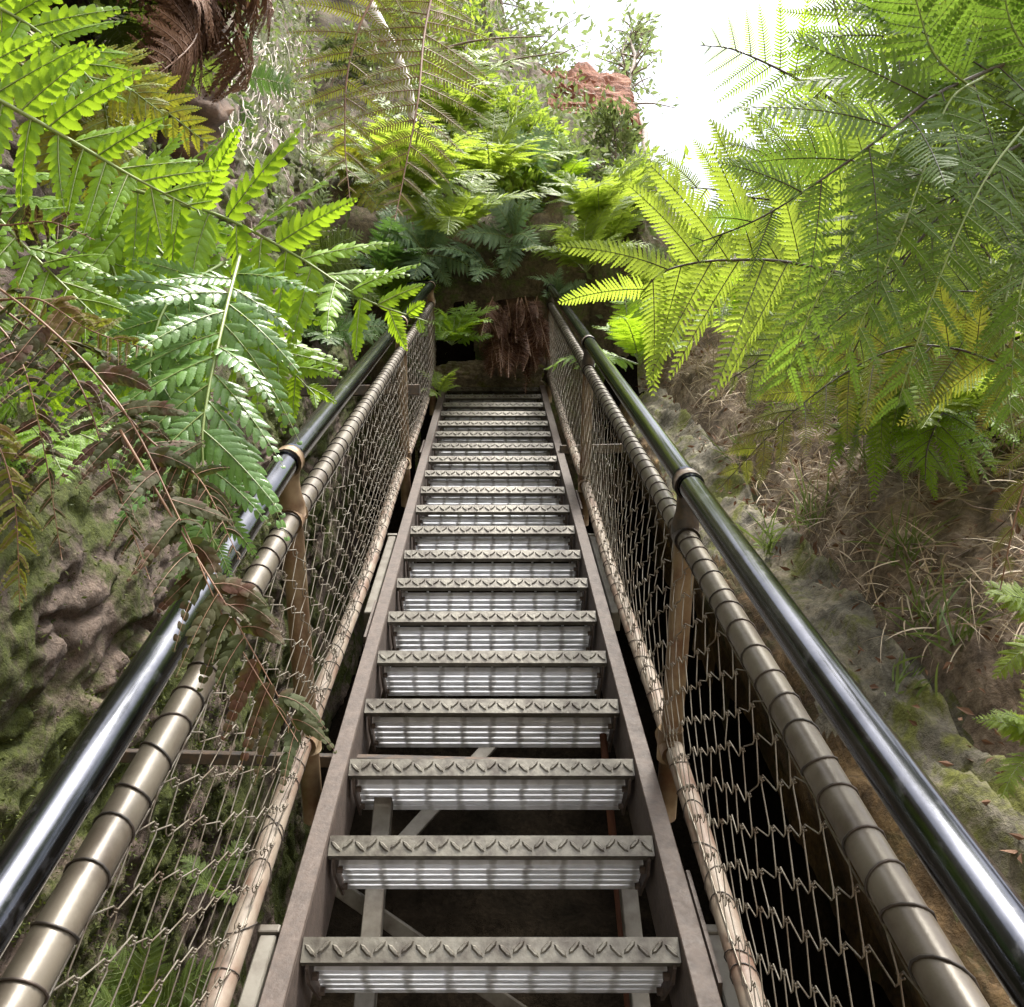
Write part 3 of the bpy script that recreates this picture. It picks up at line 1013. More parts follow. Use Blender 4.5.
W3 = hit(215, 255)[0]
t = thing('fern', W3, 'glossy pale green fern frond hanging straight down beside the left handrail', 'fern')
px_frond(t, [(240, 255, 1.5), (226, 310, 1.35), (207, 400, 1.24), (203, 460, 1.2), (216, 565, 1.17)], 0.175, 'fern_gloss', 'stalk_green', npin=11, t0=0.10, ang=58, pn=12, plen=0.2, pw=0.95, tpl='serrate', jit=1.7, curl=0.22, droop=0.12, prof='tri2', seed=7, rr=0.0035, beta=30, bend=0.22)
px_frond(t, [(225, 262, 1.5), (170, 300, 1.42), (150, 370, 1.36), (168, 450, 1.33)], 0.13, 'fern_gloss', 'stalk_green', npin=10, t0=0.10, ang=60, pn=11, plen=0.2, pw=0.95, tpl='serrate', jit=1.7, curl=0.22, droop=0.12, prof='tri2', seed=8, rr=0.003, beta=30, bend=0.2)

W4 = P(-60, 260, 0.95)
t = thing('fern', W4, 'withering brown and olive fern hanging close on the left', 'fern')
WK = dict(one=True, pw=1.7, beta=38, tpl='mid', prof='lance', curl=0.28, jit=2.2, rr=0.0014)
px_frond(t, [(-70, 240, 0.95), (40, 320, 0.86), (120, 405, 0.82), (180, 520, 0.78), (225, 620, 0.76), (298, 742, 0.74)], 0.066, 'fern_wither', 'stalk_brown', seed=11, droop=0.5, npin=12, pn=9, plen=0.24, drop=0.15, **WK)
SM = dict(npin=16, pn=8, plen=0.17, drop=0.2, **{**WK, 'pw': 2.0})
px_frond(t, [(-60, 280, 0.95), (10, 340, 0.92), (40, 430, 0.9), (62, 560, 0.9)], 0.04, 'fern_wither', 'stalk_brown', seed=12, droop=0.7, **SM)
px_frond(t, [(-20, 290, 0.9), (70, 370, 0.88), (110, 470, 0.86), (150, 580, 0.85)], 0.042, 'fern_wither', 'stalk_brown', seed=13, droop=0.7, **SM)
px_frond(t, [(-60, 215, 0.9), (0, 225, 0.86), (50, 222, 0.84), (95, 240, 0.83)], 0.03, 'fern_wither', 'stalk_brown', seed=14, droop=0.4, npin=10, pn=4, plen=0.3, **WK)
px_frond(t, [(-60, 380, 0.95), (-10, 430, 0.93), (14, 500, 0.92), (20, 610, 0.92)], 0.042, 'fern_olive', 'stalk_brown', seed=15, droop=0.6, **SM)
px_frond(t, [(100, 385, 0.83), (150, 440, 0.82), (200, 480, 0.82), (240, 560, 0.8)], 0.042, 'fern_wither', 'stalk_brown', seed=16, droop=0.7, **SM)
px_frond(t, [(0, 300, 0.92), (40, 300, 0.9), (90, 330, 0.88), (150, 350, 0.87)], 0.042, 'fern_olive', 'stalk_brown', seed=17, droop=0.7, **SM)

px_frond(t, [(120, 430, 0.8), (180, 530, 0.78), (235, 620, 0.76), (300, 735, 0.75)], 0.054, 'fern_wither', 'stalk_brown', seed=18, droop=0.6, npin=10, t0=0.3, drop=0.2, pn=9, plen=0.26, prof='blunt', **{k_: v_ for k_, v_ in WK.items() if k_ != 'prof'})

# --- right tree ferns
def trunk(parent, top, foot, r0, r1, mat='trunk_dark'):
    mb = MB()
    pts = catmull([foot, (np.array(foot) + np.array(top)) / 2 + np.array([0.04, 0.03, 0]), top], 30)
    n1 = 18
    mb.tube(pts, np.linspace(r0, r1, 30), n1)
    V = mb.v[0]
    ctr = np.repeat(pts, n1, axis=0)
    V += nrm(V - ctr) * (r1 * 0.5 * fbm(V * np.array([1, 1, 0.4]), 18, 3, 4))[:, None]
    return mb.build('trunk', M[mat], parent, True)


TA = P(1150, 190, 1.9)
t = thing('tree_fern', TA * np.array([1, 1, 1]) - Z * 1.2, 'dark green tree fern arching in overhead from the right edge', 'tree fern')
trunk(t, TA, TA - Z * 1.2, 0.10, 0.085)
FK = dict(tpl='tooth', pn=26, pw=0.9, plen=0.19, rr=0.004, curl=0.14, beta=14, shape_pow=0.55, face=0.68, jit=1.5)
px_frond(t, [(1150, 150, 1.85), (1060, 62, 1.62), (957, 84, 1.45), (891, 130, 1.4), (850, 160, 1.4), (764, 216, 1.42), (690, 246, 1.5)], 0.33, 'fern_mid', 'stalk_dark', npin=12, t0=0.2, ang=70, droop=0.16, seed=21, **FK)
px_frond(t, [(1160, 200, 1.9), (1090, 130, 1.6), (1010, 150, 1.5), (940, 215, 1.45), (880, 300, 1.45), (845, 370, 1.5)], 0.27, 'fern_dark', 'stalk_dark', npin=13, t0=0.12, ang=66, droop=0.14, seed=22, **FK)
px_frond(t, [(1160, 200, 1.9), (1100, 40, 1.7), (1010, -30, 1.6), (920, -60, 1.6), (820, -70, 1.6)], 0.36, 'fern_dark', 'stalk_dark', npin=12, t0=0.12, ang=72, droop=0.35, seed=23, **FK)
px_frond(t, [(1160, 230, 1.9), (1090, 220, 1.55), (1030, 240, 1.4), (1005, 300, 1.36), (1006, 380, 1.36), (1015, 440, 1.36)], 0.16, 'fern_dark', 'stalk_green', npin=13, t0=0.1, ang=66, droop=0.1, seed=24, **FK)
px_frond(t, [(1160, 250, 1.9), (1090, 330, 1.6), (1050, 420, 1.45), (1020, 500, 1.4), (1000, 590, 1.4)], 0.17, 'fern_olive', 'stalk_brown', npin=13, t0=0.1, ang=66, droop=0.2, seed=25, **FK)
px_frond(t, [(1150, 230, 1.95), (1090, 340, 2.0), (1023, 367, 2.0), (957, 349, 2.0), (905, 347, 2.02), (850, 370, 2.05), (790, 415, 2.08), (716, 492, 2.15)], 0.22, 'fern_olive', 'stalk_dark', npin=16, t0=0.2, ang=70, droop=0.16, seed=26, **FK)
px_frond(t, [(1160, 200, 1.9), (1080, 150, 1.75), (985, 180, 1.7), (920, 240, 1.7), (860, 300, 1.75), (800, 352, 1.8)], 0.22, 'fern_mid', 'stalk_dark', npin=13, t0=0.12, ang=70, droop=0.2, seed=27, **FK)

for k, (pix, L_) in enumerate([
        ([(1150, 120, 2.0), (1070, 20, 1.9), (960, 0, 1.85), (880, 40, 1.85), (800, 110, 1.9)], 0.32),
        ([(1160, 180, 2.0), (1090, 90, 1.9), (1000, 100, 1.9), (930, 160, 1.9), (870, 240, 1.95)], 0.30),
        ([(1150, 80, 2.1), (1060, -40, 2.1), (960, -70, 2.1), (870, -60, 2.1)], 0.40),
        ([(1160, 240, 2.1), (1080, 260, 2.2), (1000, 290, 2.3), (920, 290, 2.35), (840, 300, 2.4), (780, 340, 2.45)], 0.2)]):
    px_frond(t, pix, L_, 'fern_dark', 'stalk_dark', npin=13, t0=0.14, ang=70, droop=0.2, seed=121 + k, **FK)

BK = dict(npin=14, t0=0.06, pn=14, plen=0.125, pw=0.95, tpl='mid', rr=0.0022, beta=20, curl=0.1, ang=68, droop=0.12, prof='blunt', jit=1.2, face=0.7)
for k, (pix, L_) in enumerate([
        ([(985, 76, 1.45), (949, 102, 1.42), (921, 178, 1.38), (900, 235, 1.36), (858, 330, 1.36), (842, 368, 1.37)], 0.10),
        ([(1030, 120, 1.4), (985, 180, 1.36), (942, 271, 1.33), (906, 377, 1.33), (898, 405, 1.34)], 0.088),
        ([(1060, 200, 1.4), (1030, 260, 1.32), (1016, 320, 1.3), (1010, 410, 1.3)], 0.085),
        ([(905, 130, 1.5), (862, 220, 1.46), (812, 310, 1.45), (785, 380, 1.47)], 0.095),
        ([(975, 90, 1.45), (935, 55, 1.43), (916, 0, 1.42), (895, -60, 1.42)], 0.12),
        ([(1040, 70, 1.5), (1010, 20, 1.48), (1000, -50, 1.46)], 0.12)]):
    px_frond(t, pix, L_, 'fern_mid', 'stalk_green', seed=151 + k, **BK)

FB = dict(tpl='tooth', pn=24, pw=0.9, plen=0.145, rr=0.006, curl=0.18, beta=14, shape_pow=0.5, jit=1.4)
TB = P(1010, 345, 3.3)
footB = hit(1010, 420)[0]
t = thing('tree_fern', footB, 'lime green tree fern with fronds drooping over the right handrail', 'tree fern')
trunk(t, TB, footB - Z * 0.1, 0.11, 0.09)
px_frond(t, [(1000, 340, 3.25), (900, 292, 2.8), (800, 264, 2.55), (728, 260, 2.45), (680, 266, 2.44), (655, 278, 2.46), (640, 296, 2.5)], 0.40, 'fern_lime', 'stalk_dark', npin=18, t0=0.12, ang=82, droop=0.2, seed=31, face=0.88, prof='blunt', **{**FB, 'jit': 1.0, 'pw': 1.0, 'plen': 0.155})
px_frond(t, [(1005, 330, 3.3), (930, 250, 3.3), (840, 208, 3.3), (756, 198, 3.3), (700, 188, 3.3), (640, 192, 3.35)], 0.52, 'fern_lime', 'stalk_dark', npin=15, t0=0.1, ang=74, droop=0.15, seed=32, **FB)
px_frond(t, [(1000, 340, 3.25), (930, 320, 3.0), (850, 330, 2.9), (790, 345, 2.9), (720, 385, 2.95)], 0.42, 'fern_lime', 'stalk_dark', npin=14, t0=0.1, ang=72, droop=0.3, seed=33, **FB)
px_frond(t, [(1000, 345, 3.25), (930, 345, 3.1), (870, 380, 3.05), (900, 420, 2.95), (1000, 470, 2.8)], 0.34, 'fern_bright', 'stalk_green', npin=14, t0=0.1, ang=74, droop=0.2, seed=34, **FB)
px_frond(t, [(1010, 335, 3.3), (985, 250, 3.2), (900, 180, 3.1), (800, 150, 3.1), (735, 165, 3.1)], 0.48, 'fern_dark', 'stalk_dark', npin=14, t0=0.1, ang=74, droop=0.2, seed=35, **FB)
px_frond(t, [(1010, 340, 3.3), (1060, 330, 3.1), (1090, 380, 2.9), (1060, 460, 2.7)], 0.4, 'fern_lime', 'stalk_dark', npin=13, t0=0.1, ang=74, droop=0.25, seed=36, **FB)
px_frond(t, [(1005, 345, 3.3), (950, 390, 3.2), (890, 420, 3.1), (830, 450, 3.1)], 0.34, 'fern_bright', 'stalk_green', npin=13, t0=0.1, ang=74, droop=0.25, seed=37, **FB)
px_frond(t, [(1005, 335, 3.4), (960, 300, 3.6), (890, 300, 3.7), (820, 310, 3.75), (760, 350, 3.8)], 0.5, 'fern_bright', 'stalk_green', npin=14, t0=0.1, ang=74, droop=0.25, seed=38, **FB)

for k, (pix, L_, lf) in enumerate([
        ([(1005, 340, 3.35), (920, 275, 3.4), (830, 255, 3.45), (760, 270, 3.5), (700, 320, 3.5)], 0.5, 'fern_lime'),
        ([(1005, 345, 3.3), (940, 330, 3.4), (860, 345, 3.5), (780, 375, 3.55)], 0.42, 'fern_lime'),
        ([(1005, 345, 3.3), (960, 385, 3.0), (930, 440, 2.8), (925, 480, 2.75)], 0.3, 'fern_bright'),
        ([(1000, 340, 3.3), (960, 250, 3.5), (900, 200, 3.6), (830, 190, 3.7), (760, 215, 3.8)], 0.5, 'fern_dark'),
        ([(1010, 340, 3.4), (1010, 250, 3.5), (980, 190, 3.6), (930, 140, 3.7)], 0.5, 'fern_dark')]):
    px_frond(t, pix, L_, lf, 'stalk_dark', npin=14, t0=0.1, ang=74, droop=0.22, seed=131 + k, **FB)

TC = P(905, 150, 4.2)
footC = hit(905, 420)[0]
t = thing('tree_fern', footC, 'tree fern behind the others with narrow fronds against the white sky', 'tree fern')
trunk(t, TC, footC - Z * 0.1, 0.10, 0.08)
for k, pix in enumerate([
        [(900, 150, 4.2), (840, 105, 4.1), (790, 75, 4.1), (735, 50, 4.1), (700, 45, 4.1)],
        [(900, 150, 4.2), (850, 60, 4.2), (830, -10, 4.2), (800, -70, 4.2)],
        [(905, 150, 4.2), (930, 60, 4.2), (960, -20, 4.2), (990, -80, 4.2)],
        [(905, 150, 4.2), (960, 130, 4.1), (1020, 150, 4.0), (1070, 210, 3.9)],
        [(900, 150, 4.2), (850, 150, 4.1), (790, 190, 4.0), (750, 250, 3.9)],
        [(905, 150, 4.2), (890, 210, 4.0), (890, 280, 3.9), (900, 350, 3.85)],
        [(905, 150, 4.2), (960, 190, 4.0), (990, 260, 3.9), (1000, 330, 3.8)]]):
    px_frond(t, pix, 0.40, 'fern_bright' if k in (0, 1) else 'fern_dark', 'stalk_dark', npin=13, t0=0.12, ang=76, droop=0.2, seed=41 + k, tpl='mid', pn=22, pw=0.6, plen=0.14, rr=0.009, curl=0.1, beta=14)

# --- prototype fronds for the smaller ferns
def proto(leaf, stalk, L, tpl, npin, pn, arch, seed, plen=0.2, pw=1.0, droop=0.15, prof='lance'):
    mb = MB()
    frond(mb, [(0, 0, 0), (0.3, 0, arch), (0.65, 0, arch * 1.25), (1.0, 0, arch * 0.35)], (0, 0, 1), L, npin=npin, t0=0.14, pn=pn, plen=plen, pw=pw, tpl=tpl, seed=seed, rr=0.008, droop=droop, prof=prof)
    return mb.mesh('frond', [M[leaf], M[stalk]], True)


_pc = {}


def protos(leaf, stalk='stalk_green', L=0.26, arch=0.18, tpl='mid', npin=16, pn=12, plen=0.2, droop=0.15, pw=1.0):
    key = (leaf, L, arch, tpl)
    if key not in _pc:
        _pc[key] = [proto(leaf, stalk, L * (1 + 0.1 * k), tpl, npin, pn, arch * (1 - 0.25 * k), 60 + k, plen, pw, droop) for k in range(3)]
    return _pc[key]


def clump(px, py, leaf, label, n=9, length=0.6, up=0.5, z=None, group=None, name='fern', cat='fern', lean=None, seed=0, el=(5, 60), az=None, off=0.0, **kw):
    rg = np.random.default_rng(seed + 500)
    if z is None:
        w, z = hit(px, py)
        w = w - (w - CAM) / np.linalg.norm(w - CAM) * 0.05
    else:
        w = P(px, py, z)
    x, u, h = to_stair(w)
    t = thing(name, w, label, cat, group)
    ms = protos(leaf, **kw)
    axis = nrm(Z * up + nrm(CAM - w) * (1 - up)) if lean is None else nrm(np.array(lean, float))
    q = Vector((0, 0, 1)).rotation_difference(Vector(axis)).to_matrix()
    for k in range(n):
        a = (2 * math.pi * (k + rg.uniform(-.35, .35)) / n) if az is None else R(rg.uniform(*az))
        e = R(rg.uniform(*el))
        m = q @ Matrix.Rotation(a, 3, 'Z') @ Matrix.Rotation(-e, 3, 'Y') @ Matrix.Rotation(rg.normal(0, .15), 3, 'X')
        o = bpy.data.objects.new('frond', ms[int(rg.integers(0, 3))])
        COL.objects.link(o)
        o.parent = t
        o.matrix_local = m.to_4x4() @ Matrix.Scale(length * rg.uniform(0.75, 1.15), 4)
    return t


# left wall and top of stair
clump(445, 140, 'fern_lime', 'lime green fern below the pale dead branch', 14, 1.0, 0.5, seed=1)
clump(405, 205, 'fern_lime', 'bright green fern on the left bank above the end of the left handrail', 13, 0.75, 0.5, z=6.0, seed=2)
clump(490, 185, 'fern_lime', 'yellow green fern in the gully left of the dark hollow', 12, 0.7, 0.5, z=7.2, seed=3)
clump(425, 255, 'fern_grey', 'grey green fern drooping at the upper end of the left handrail', 9, 0.5, 0.4, seed=4)
clump(490, 275, 'fern_grey', 'silvery fern hanging over the brown dead fronds', 7, 0.5, 0.5, seed=5, el=(-10, 30))
clump(535, 190, 'fern_grey', 'blue green fern arching in the shade under the boulder', 10, 0.6, 0.4, seed=6)
clump(452, 345, 'fern_bright', 'green fern growing against the left side of the stair head', 11, 0.42, 0.5, z=6.55, seed=7)
clump(558, 300, 'fern_grey', 'small pale fern beside the upper end of the right handrail', 6, 0.3, 0.4, seed=8)
clump(440, 395, 'fern_lime', 'tiny green fern tucked beside the upper left stringer', 7, 0.22, 0.5, z=6.2, seed=9)
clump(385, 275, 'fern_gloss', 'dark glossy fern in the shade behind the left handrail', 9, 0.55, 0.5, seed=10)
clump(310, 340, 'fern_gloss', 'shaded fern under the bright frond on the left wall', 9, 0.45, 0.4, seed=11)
clump(560, 205, 'fern_bright', 'green fern on the slope below the boulder', 10, 0.6, 0.5, seed=12)
clump(610, 250, 'fern_lime', 'bright fern behind the arching tree fern frond', 10, 0.7, 0.5, seed=13)
clump(350, 180, 'fern_yellow', 'yellow green fern on the left wall under the olive frond', 9, 0.6, 0.4, seed=14)
clump(60, 60, 'fern_yellow', 'yellowing fern in front of the brown dead fronds at the upper left', 7, 0.42, 0.3, z=2.2, seed=15, az=(-60, 60), tpl='lobed', pw=1.1)
clump(20, 420, 'fern_bright', 'small green fern on the wall behind the withering fronds', 9, 0.3, 0.3, seed=16)
clump(110, 300, 'fern_bright', 'green fern on the left wall behind the large leaning fern', 10, 0.42, 0.3, seed=17, tpl='lobed', pw=1.1)
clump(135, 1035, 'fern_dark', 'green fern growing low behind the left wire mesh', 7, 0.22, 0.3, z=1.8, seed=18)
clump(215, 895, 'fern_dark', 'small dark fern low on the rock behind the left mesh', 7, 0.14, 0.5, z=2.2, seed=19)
clump(1052, 750, 'fern_lime', 'pale green fern poking in low at the right edge', 9, 0.17, 0.4, z=1.65, seed=20, el=(0, 70))
clump(1062, 630, 'fern_lime', 'pale green fern at the right edge below the olive frond', 8, 0.2, 0.4, z=2.0, seed=21)
clump(640, 365, 'fern_bright', 'green fern low behind the upper right mesh', 9, 0.45, 0.5, z=4.6, seed=22)
clump(770, 330, 'fern_bright', 'bright fern on the bank under the tree fern crown', 11, 0.8, 0.6, seed=23)
clump(950, 385, 'fern_lime', 'sunlit fern at the top of the dry bank', 11, 0.7, 0.6, seed=24)
clump(670, 300, 'fern_lime', 'lime fern on the bank behind the drooping pinnae', 10, 0.7, 0.6, seed=25)
clump(850, 350, 'fern_lime', 'green fern along the top of the dry bank', 11, 0.7, 0.6, seed=26)
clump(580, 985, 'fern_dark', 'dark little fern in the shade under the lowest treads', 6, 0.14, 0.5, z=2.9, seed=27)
clump(300, 270, 'fern_dark', 'dark fern on the wall above the bright reaching frond', 9, 0.5, 0.3, seed=28)
clump(232, 75, 'fern_gloss', 'shiny dark fern hanging among the pale roots', 6, 0.4, 0.2, seed=29, el=(-40, 10))
clump(100, 20, 'fern_dark', 'dark fern high in the left corner', 9, 0.6, 0.3, seed=31)

clump(452, 238, 'fern_lime', 'lime fern draped over the left side of the dark hollow', 12, 0.62, 0.5, z=6.0, seed=41)
clump(515, 240, 'fern_grey', 'blue green fern hanging over the middle of the dark hollow', 7, 0.45, 0.4, seed=42)
clump(602, 232, 'fern_lime', 'lime fern on the slope right of the dark hollow', 12, 0.62, 0.5, z=6.2, seed=43)
clump(586, 272, 'fern_lime', 'green fern above the upper end of the right handrail', 11, 0.45, 0.5, z=6.0, seed=44)
clump(395, 300, 'fern_bright', 'green fern on the bank beside the upper left handrail', 9, 0.45, 0.4, seed=45)
clump(640, 215, 'fern_lime', 'pale lime fern on the right skyline slope', 10, 0.6, 0.5, seed=46)
clump(880, 395, 'fern_lime', 'sunlit lime fern spreading over the upper dry bank', 12, 0.36, 0.5, z=3.0, seed=47)
clump(985, 415, 'fern_lime', 'sunlit fern at the right end of the dry bank', 11, 0.36, 0.5, z=2.8, seed=48)

# olive tree fern frond, upper left
w, z = hit(385, 15)
t = thing('fern', P(440, -40, 4.6), 'olive fern frond with neat banded pinnae beside the pale branch', 'fern')
OK_ = dict(tpl='mid', pn=24, pw=0.7, plen=0.13, rr=0.008, curl=0.1, beta=14)
px_frond(t, [(440, -40, 4.6), (425, 30, 4.4), (418, 100, 4.2), (405, 170, 4.1), (395, 220, 4.0)], 0.42, 'fern_olive', 'stalk_brown', npin=17, t0=0.1, ang=80, droop=0.1, seed=71, **OK_)
px_frond(t, [(440, -40, 4.6), (380, -10, 4.4), (350, 60, 4.3), (345, 140, 4.2), (350, 200, 4.1)], 0.34, 'fern_olive', 'stalk_brown', npin=15, t0=0.1, ang=80, droop=0.15, seed=72, **OK_)

# brown dead skirt of a tree fern, upper left
top = P(180, -70, 3.7)
t = thing('tree_fern', P(178, 190, 3.7), 'tree fern trunk hung with brown dead fronds at the upper left', 'tree fern')
trunk(t, top, P(178, 190, 3.7), 0.15, 0.12)
ms = protos('fern_dead', 'stalk_brown', L=0.24, arch=0.1, tpl='mid', npin=18, pn=13, plen=0.2, droop=0.5)
rg = np.random.default_rng(3)
for k in range(60):
    a = R(rg.uniform(-200, 20))
    e = R(rg.uniform(-88, -62))
    m = Matrix.Rotation(a, 3, 'Z') @ Matrix.Rotation(-e, 3, 'Y') @ Matrix.Rotation(rg.normal(0, .5), 3, 'X')
    o = bpy.data.objects.new('frond', ms[k % 3])
    COL.objects.link(o)
    o.parent = t
    o.matrix_local = Matrix.Translation(Vector(top - parent_origin(t)) + Vector((0.16 * math.cos(a), 0.16 * math.sin(a), -rg.uniform(0, 0.8)))) @ m.to_4x4() @ Matrix.Scale(rg.uniform(0.65, 0.95), 4)

# rust brown dead skirt at the head of the stair
top = P(512, 286, 7.05)
t = thing('tree_fern', P(512, 384, 7.1), 'stump at the stair head buried under rust brown dead fronds', 'tree fern')
trunk(t, P(514, 300, 7.1), P(514, 396, 7.15), 0.2, 0.15)
ms = protos('fern_rust', 'stalk_brown', L=0.13, arch=0.06, tpl='mid', npin=20, pn=12, plen=0.2, droop=0.9)
for k in range(90):
    m = Matrix.Rotation(R(rg.uniform(-180, 0)), 3, 'Z') @ Matrix.Rotation(R(rg.uniform(75, 100)), 3, 'Y') @ Matrix.Rotation(rg.uniform(-3, 3), 3, 'X')
    o = bpy.data.objects.new('frond', ms[k % 3])
    COL.objects.link(o)
    o.parent = t
    q = P(rg.uniform(490, 538), rg.uniform(296, 335), rg.uniform(6.85, 7.05)) - parent_origin(t)
    o.matrix_local = Matrix.Translation(Vector(q)) @ m.to_4x4() @ Matrix.Scale(rg.uniform(0.4, 0.7), 4)

# hanging pale roots on the left wall
mb = MB()
for k in range(420):
    px, py = rng.uniform(195, 315), rng.uniform(35, 150)
    w, z = hit(px, py)
    w = w - nrm(w - CAM) * rng.uniform(0.05, 0.2)
    L = rng.uniform(0.12, 0.5)
    pts = [w]
    d = np.array([rng.normal(0, .15), rng.normal(0, .15), -1.0])
    for i in range(5):
        d = nrm(d + np.array([rng.normal(0, .16), rng.normal(0, .16), -0.15]))
        pts.append(pts[-1] + d * L / 5)
    mb.tube(pts, np.linspace(rng.uniform(0.003, 0.008), 0.001, 6), 4, cap=False, tint=rng.random())
tag(mb.build('hanging_roots', M['root'], smooth=True), 'curtain of pale thin roots hanging on the upper left wall', 'roots', kind='stuff')

# ------------------------------------------------------------------ shrubs and trees
def shrub(name, base, height, spread, nb, nl, lsize, leaf, bark, label, cat, seed, lean=(0, 0, 1), r=0.012, bare=0.25, wid=0.45, group=None, lf='foliage', stem='stem', clus=0.1):
    rg = np.random.default_rng(seed + 900)
    t = thing(name, base, label, cat, group)
    sb, lb = MB(), MB()
    base = np.asarray(base, float)
    lean = nrm(np.array(lean, float))
    main = [base]
    d = lean.copy()
    for i in range(9):
        d = nrm(d + rg.normal(0, .13, 3) * np.array([1, 1, .4]))
        main.append(main[-1] + d * height * 0.9 / 9)
    main = catmull(main, 28)
    sb.tube(main, np.linspace(r, r * 0.3, 28), 8)
    C, Sz, D = [], [], []
    for k in range(nb):
        f = bare + (1 - bare) * rg.random()
        p = main[int(f * 27)]
        dd = nrm(np.array([rg.normal(), rg.normal(), rg.normal() * 0.6 + 0.35]) + lean * 0.3)
        L = spread * rg.uniform(0.5, 1.1) * (1.1 - 0.5 * f)
        tip = p + dd * L
        br = catmull([p, p + dd * L * 0.5 + rg.normal(0, .06, 3) * L, tip + Z * -0.1 * L], 9)
        sb.tube(br, np.linspace(r * 0.35, r * 0.1, 9), 4, cap=False)
        m = nl
        q = 0.35 + 0.65 * rg.random(m)
        pp = br[(q * 8).astype(int)] + rg.normal(0, clus * L + 0.01, (m, 3))
        C.append(pp)
        Sz.append(lsize * rg.uniform(0.6, 1.25, m))
        D.append(dd[None] + rg.normal(0, 0.8, (m, 3)) - Z * 0.25)
    leaves(lb, np.concatenate(C), np.concatenate(Sz), np.concatenate(D), rg, wid)
    sb.build(stem, M[bark], t, True)
    lb.build(lf, M[leaf], t)
    return t


def gp(px, py):
    return hit(px, py)[0]


for (px, py, h_, sp, lf, lab, sd) in [
        (440, 190, 0.5, 0.4, 'shrub_lime', 'lime shrub among the ferns left of the hollow', 11),
        (505, 165, 0.9, 0.55, 'shrub_lime', 'lime green leafy shrub below the red boulder', 1),
        (465, 100, 1.1, 0.6, 'shrub_lime', 'yellow green shrub beside the pinkish trunk', 2),
        (535, 165, 0.6, 0.45, 'shrub_lime', 'yellow green shrub at the foot of the red boulder', 3),
        (625, 190, 0.8, 0.55, 'shrub_dull', 'dull scrubby shrub on the skyline right of the boulder', 4),
        (660, 225, 0.7, 0.5, 'shrub_lime', 'small yellow green shrub on the right skyline slope', 5),
        (590, 215, 0.6, 0.5, 'shrub_dull', 'twiggy dull shrub on the slope under the boulder', 6),
        (520, 225, 0.4, 0.35, 'shrub_lime', 'small lime shrub hanging over the dark hollow', 7),
        (330, 90, 0.8, 0.5, 'shrub_dull', 'dull green shrub on the left wall beside the roots', 8),
        (500, 55, 1.4, 0.8, 'shrub_dull', 'grey green shrub on the slope left of the boulder', 9),
        (400, 60, 1.1, 0.7, 'shrub_lime', 'yellow green shrub behind the pale dead branch', 10)]:
    shrub('shrub', gp(px, py), h_, sp, 26, 26, 0.085, lf, 'twig', lab, 'shrub', sd, lean=(0, -0.35, 1))

shrub('tree', P(648, 165, 11.5), 8.0, 0.8, 46, 9, 0.12, 'tree_leaf', 'twig', 'thin sparse sapling against the white sky right of the boulder', 'tree', 21, lean=(0.06, 0, 1), r=0.055, lf='crown', stem='trunk', bare=0.35)
shrub('tree', P(545, 120, 13), 10, 1.5, 60, 26, 0.16, 'tree_leaf', 'twig', 'slender leafy tree rising behind the left side of the boulder', 'tree', 22, lean=(-0.05, 0, 1), r=0.04, lf='crown', stem='trunk', bare=0.2)
shrub('tree', P(480, 110, 12.5), 10, 1.6, 60, 30, 0.16, 'tree_leaf', 'twig', 'leafy tree between the pinkish trunk and the slender tree', 'tree', 23, lean=(0.02, 0, 1), r=0.05, lf='crown', stem='trunk', bare=0.15)
shrub('tree', P(605, 100, 13.5), 5, 1.0, 24, 14, 0.15, 'tree_leaf', 'twig', 'small open tree directly behind the red boulder', 'tree', 24, lean=(0.1, 0, 1), r=0.03, lf='crown', stem='trunk', bare=0.2)
shrub('tree', P(370, 60, 10.5), 9, 1.6, 60, 30, 0.15, 'tree_leaf', 'twig', 'pale leafy tree at the top left behind the dead branch', 'tree', 25, lean=(-0.02, 0, 1), r=0.06, lf='crown', stem='trunk', bare=0.1)

# big pinkish trunk with a pale limb
t = thing('tree', P(445, 120, 10.0), 'thick pinkish tree trunk at the top with a pale bare limb', 'tree')
mb = MB()
mb.tube(catmull([P(452, 120, 10.0), P(440, 60, 10.0), P(420, -10, 10.1), P(400, -90, 10.3)], 30), np.linspace(0.26, 0.2, 30), 16)
mb.build('trunk', M['bark_pink'], t, True)
mb = MB()
mb.tube(catmull([P(450, 70, 9.8), P(452, 45, 9.75), P(446, 12, 9.7), P(448, -30, 9.7)], 18), np.linspace(0.035, 0.022, 18), 8)
mb.tube(catmull([P(452, 62, 9.76), P(462, 52, 9.7), P(472, 42, 9.7)], 8), np.linspace(0.018, 0.006, 8), 6)
mb.build('limb', M['bark_pale'], t, True)

# pale dead branch
mb = MB()
mb.tube(catmull([P(352, -30, 4.9), P(375, 15, 4.8), (P(396, 55, 4.75)), P(408, 90, 4.7), P(413, 122, 4.7)], 26), np.linspace(0.036, 0.022, 26), 10)
mb.tube(catmull([P(352, 10, 4.8), P(368, 30, 4.8), P(377, 55, 4.8)], 12), np.linspace(0.02, 0.01, 12), 8)
tag(mb.build('dead_branch', M['bark_pale'], smooth=True), 'pale lichen spotted dead branch slanting down at the top left', 'branch')
for pix, lab in [([(430, 52, 8.5), (480, 40, 8.5), (545, 36, 8.6)], 'thin dark bare twig crossing in front of the pinkish trunk'),
                 ([(436, 84, 8.4), (490, 64, 8.4), (560, 52, 8.4)], 'lower thin bare twig reaching towards the boulder')]:
    mb = MB()
    mb.tube(catmull([P(*p) for p in pix], 16), np.linspace(0.014, 0.006, 16), 6)
    tag(mb.build('twig', M['twig'], smooth=True), lab, 'twig')

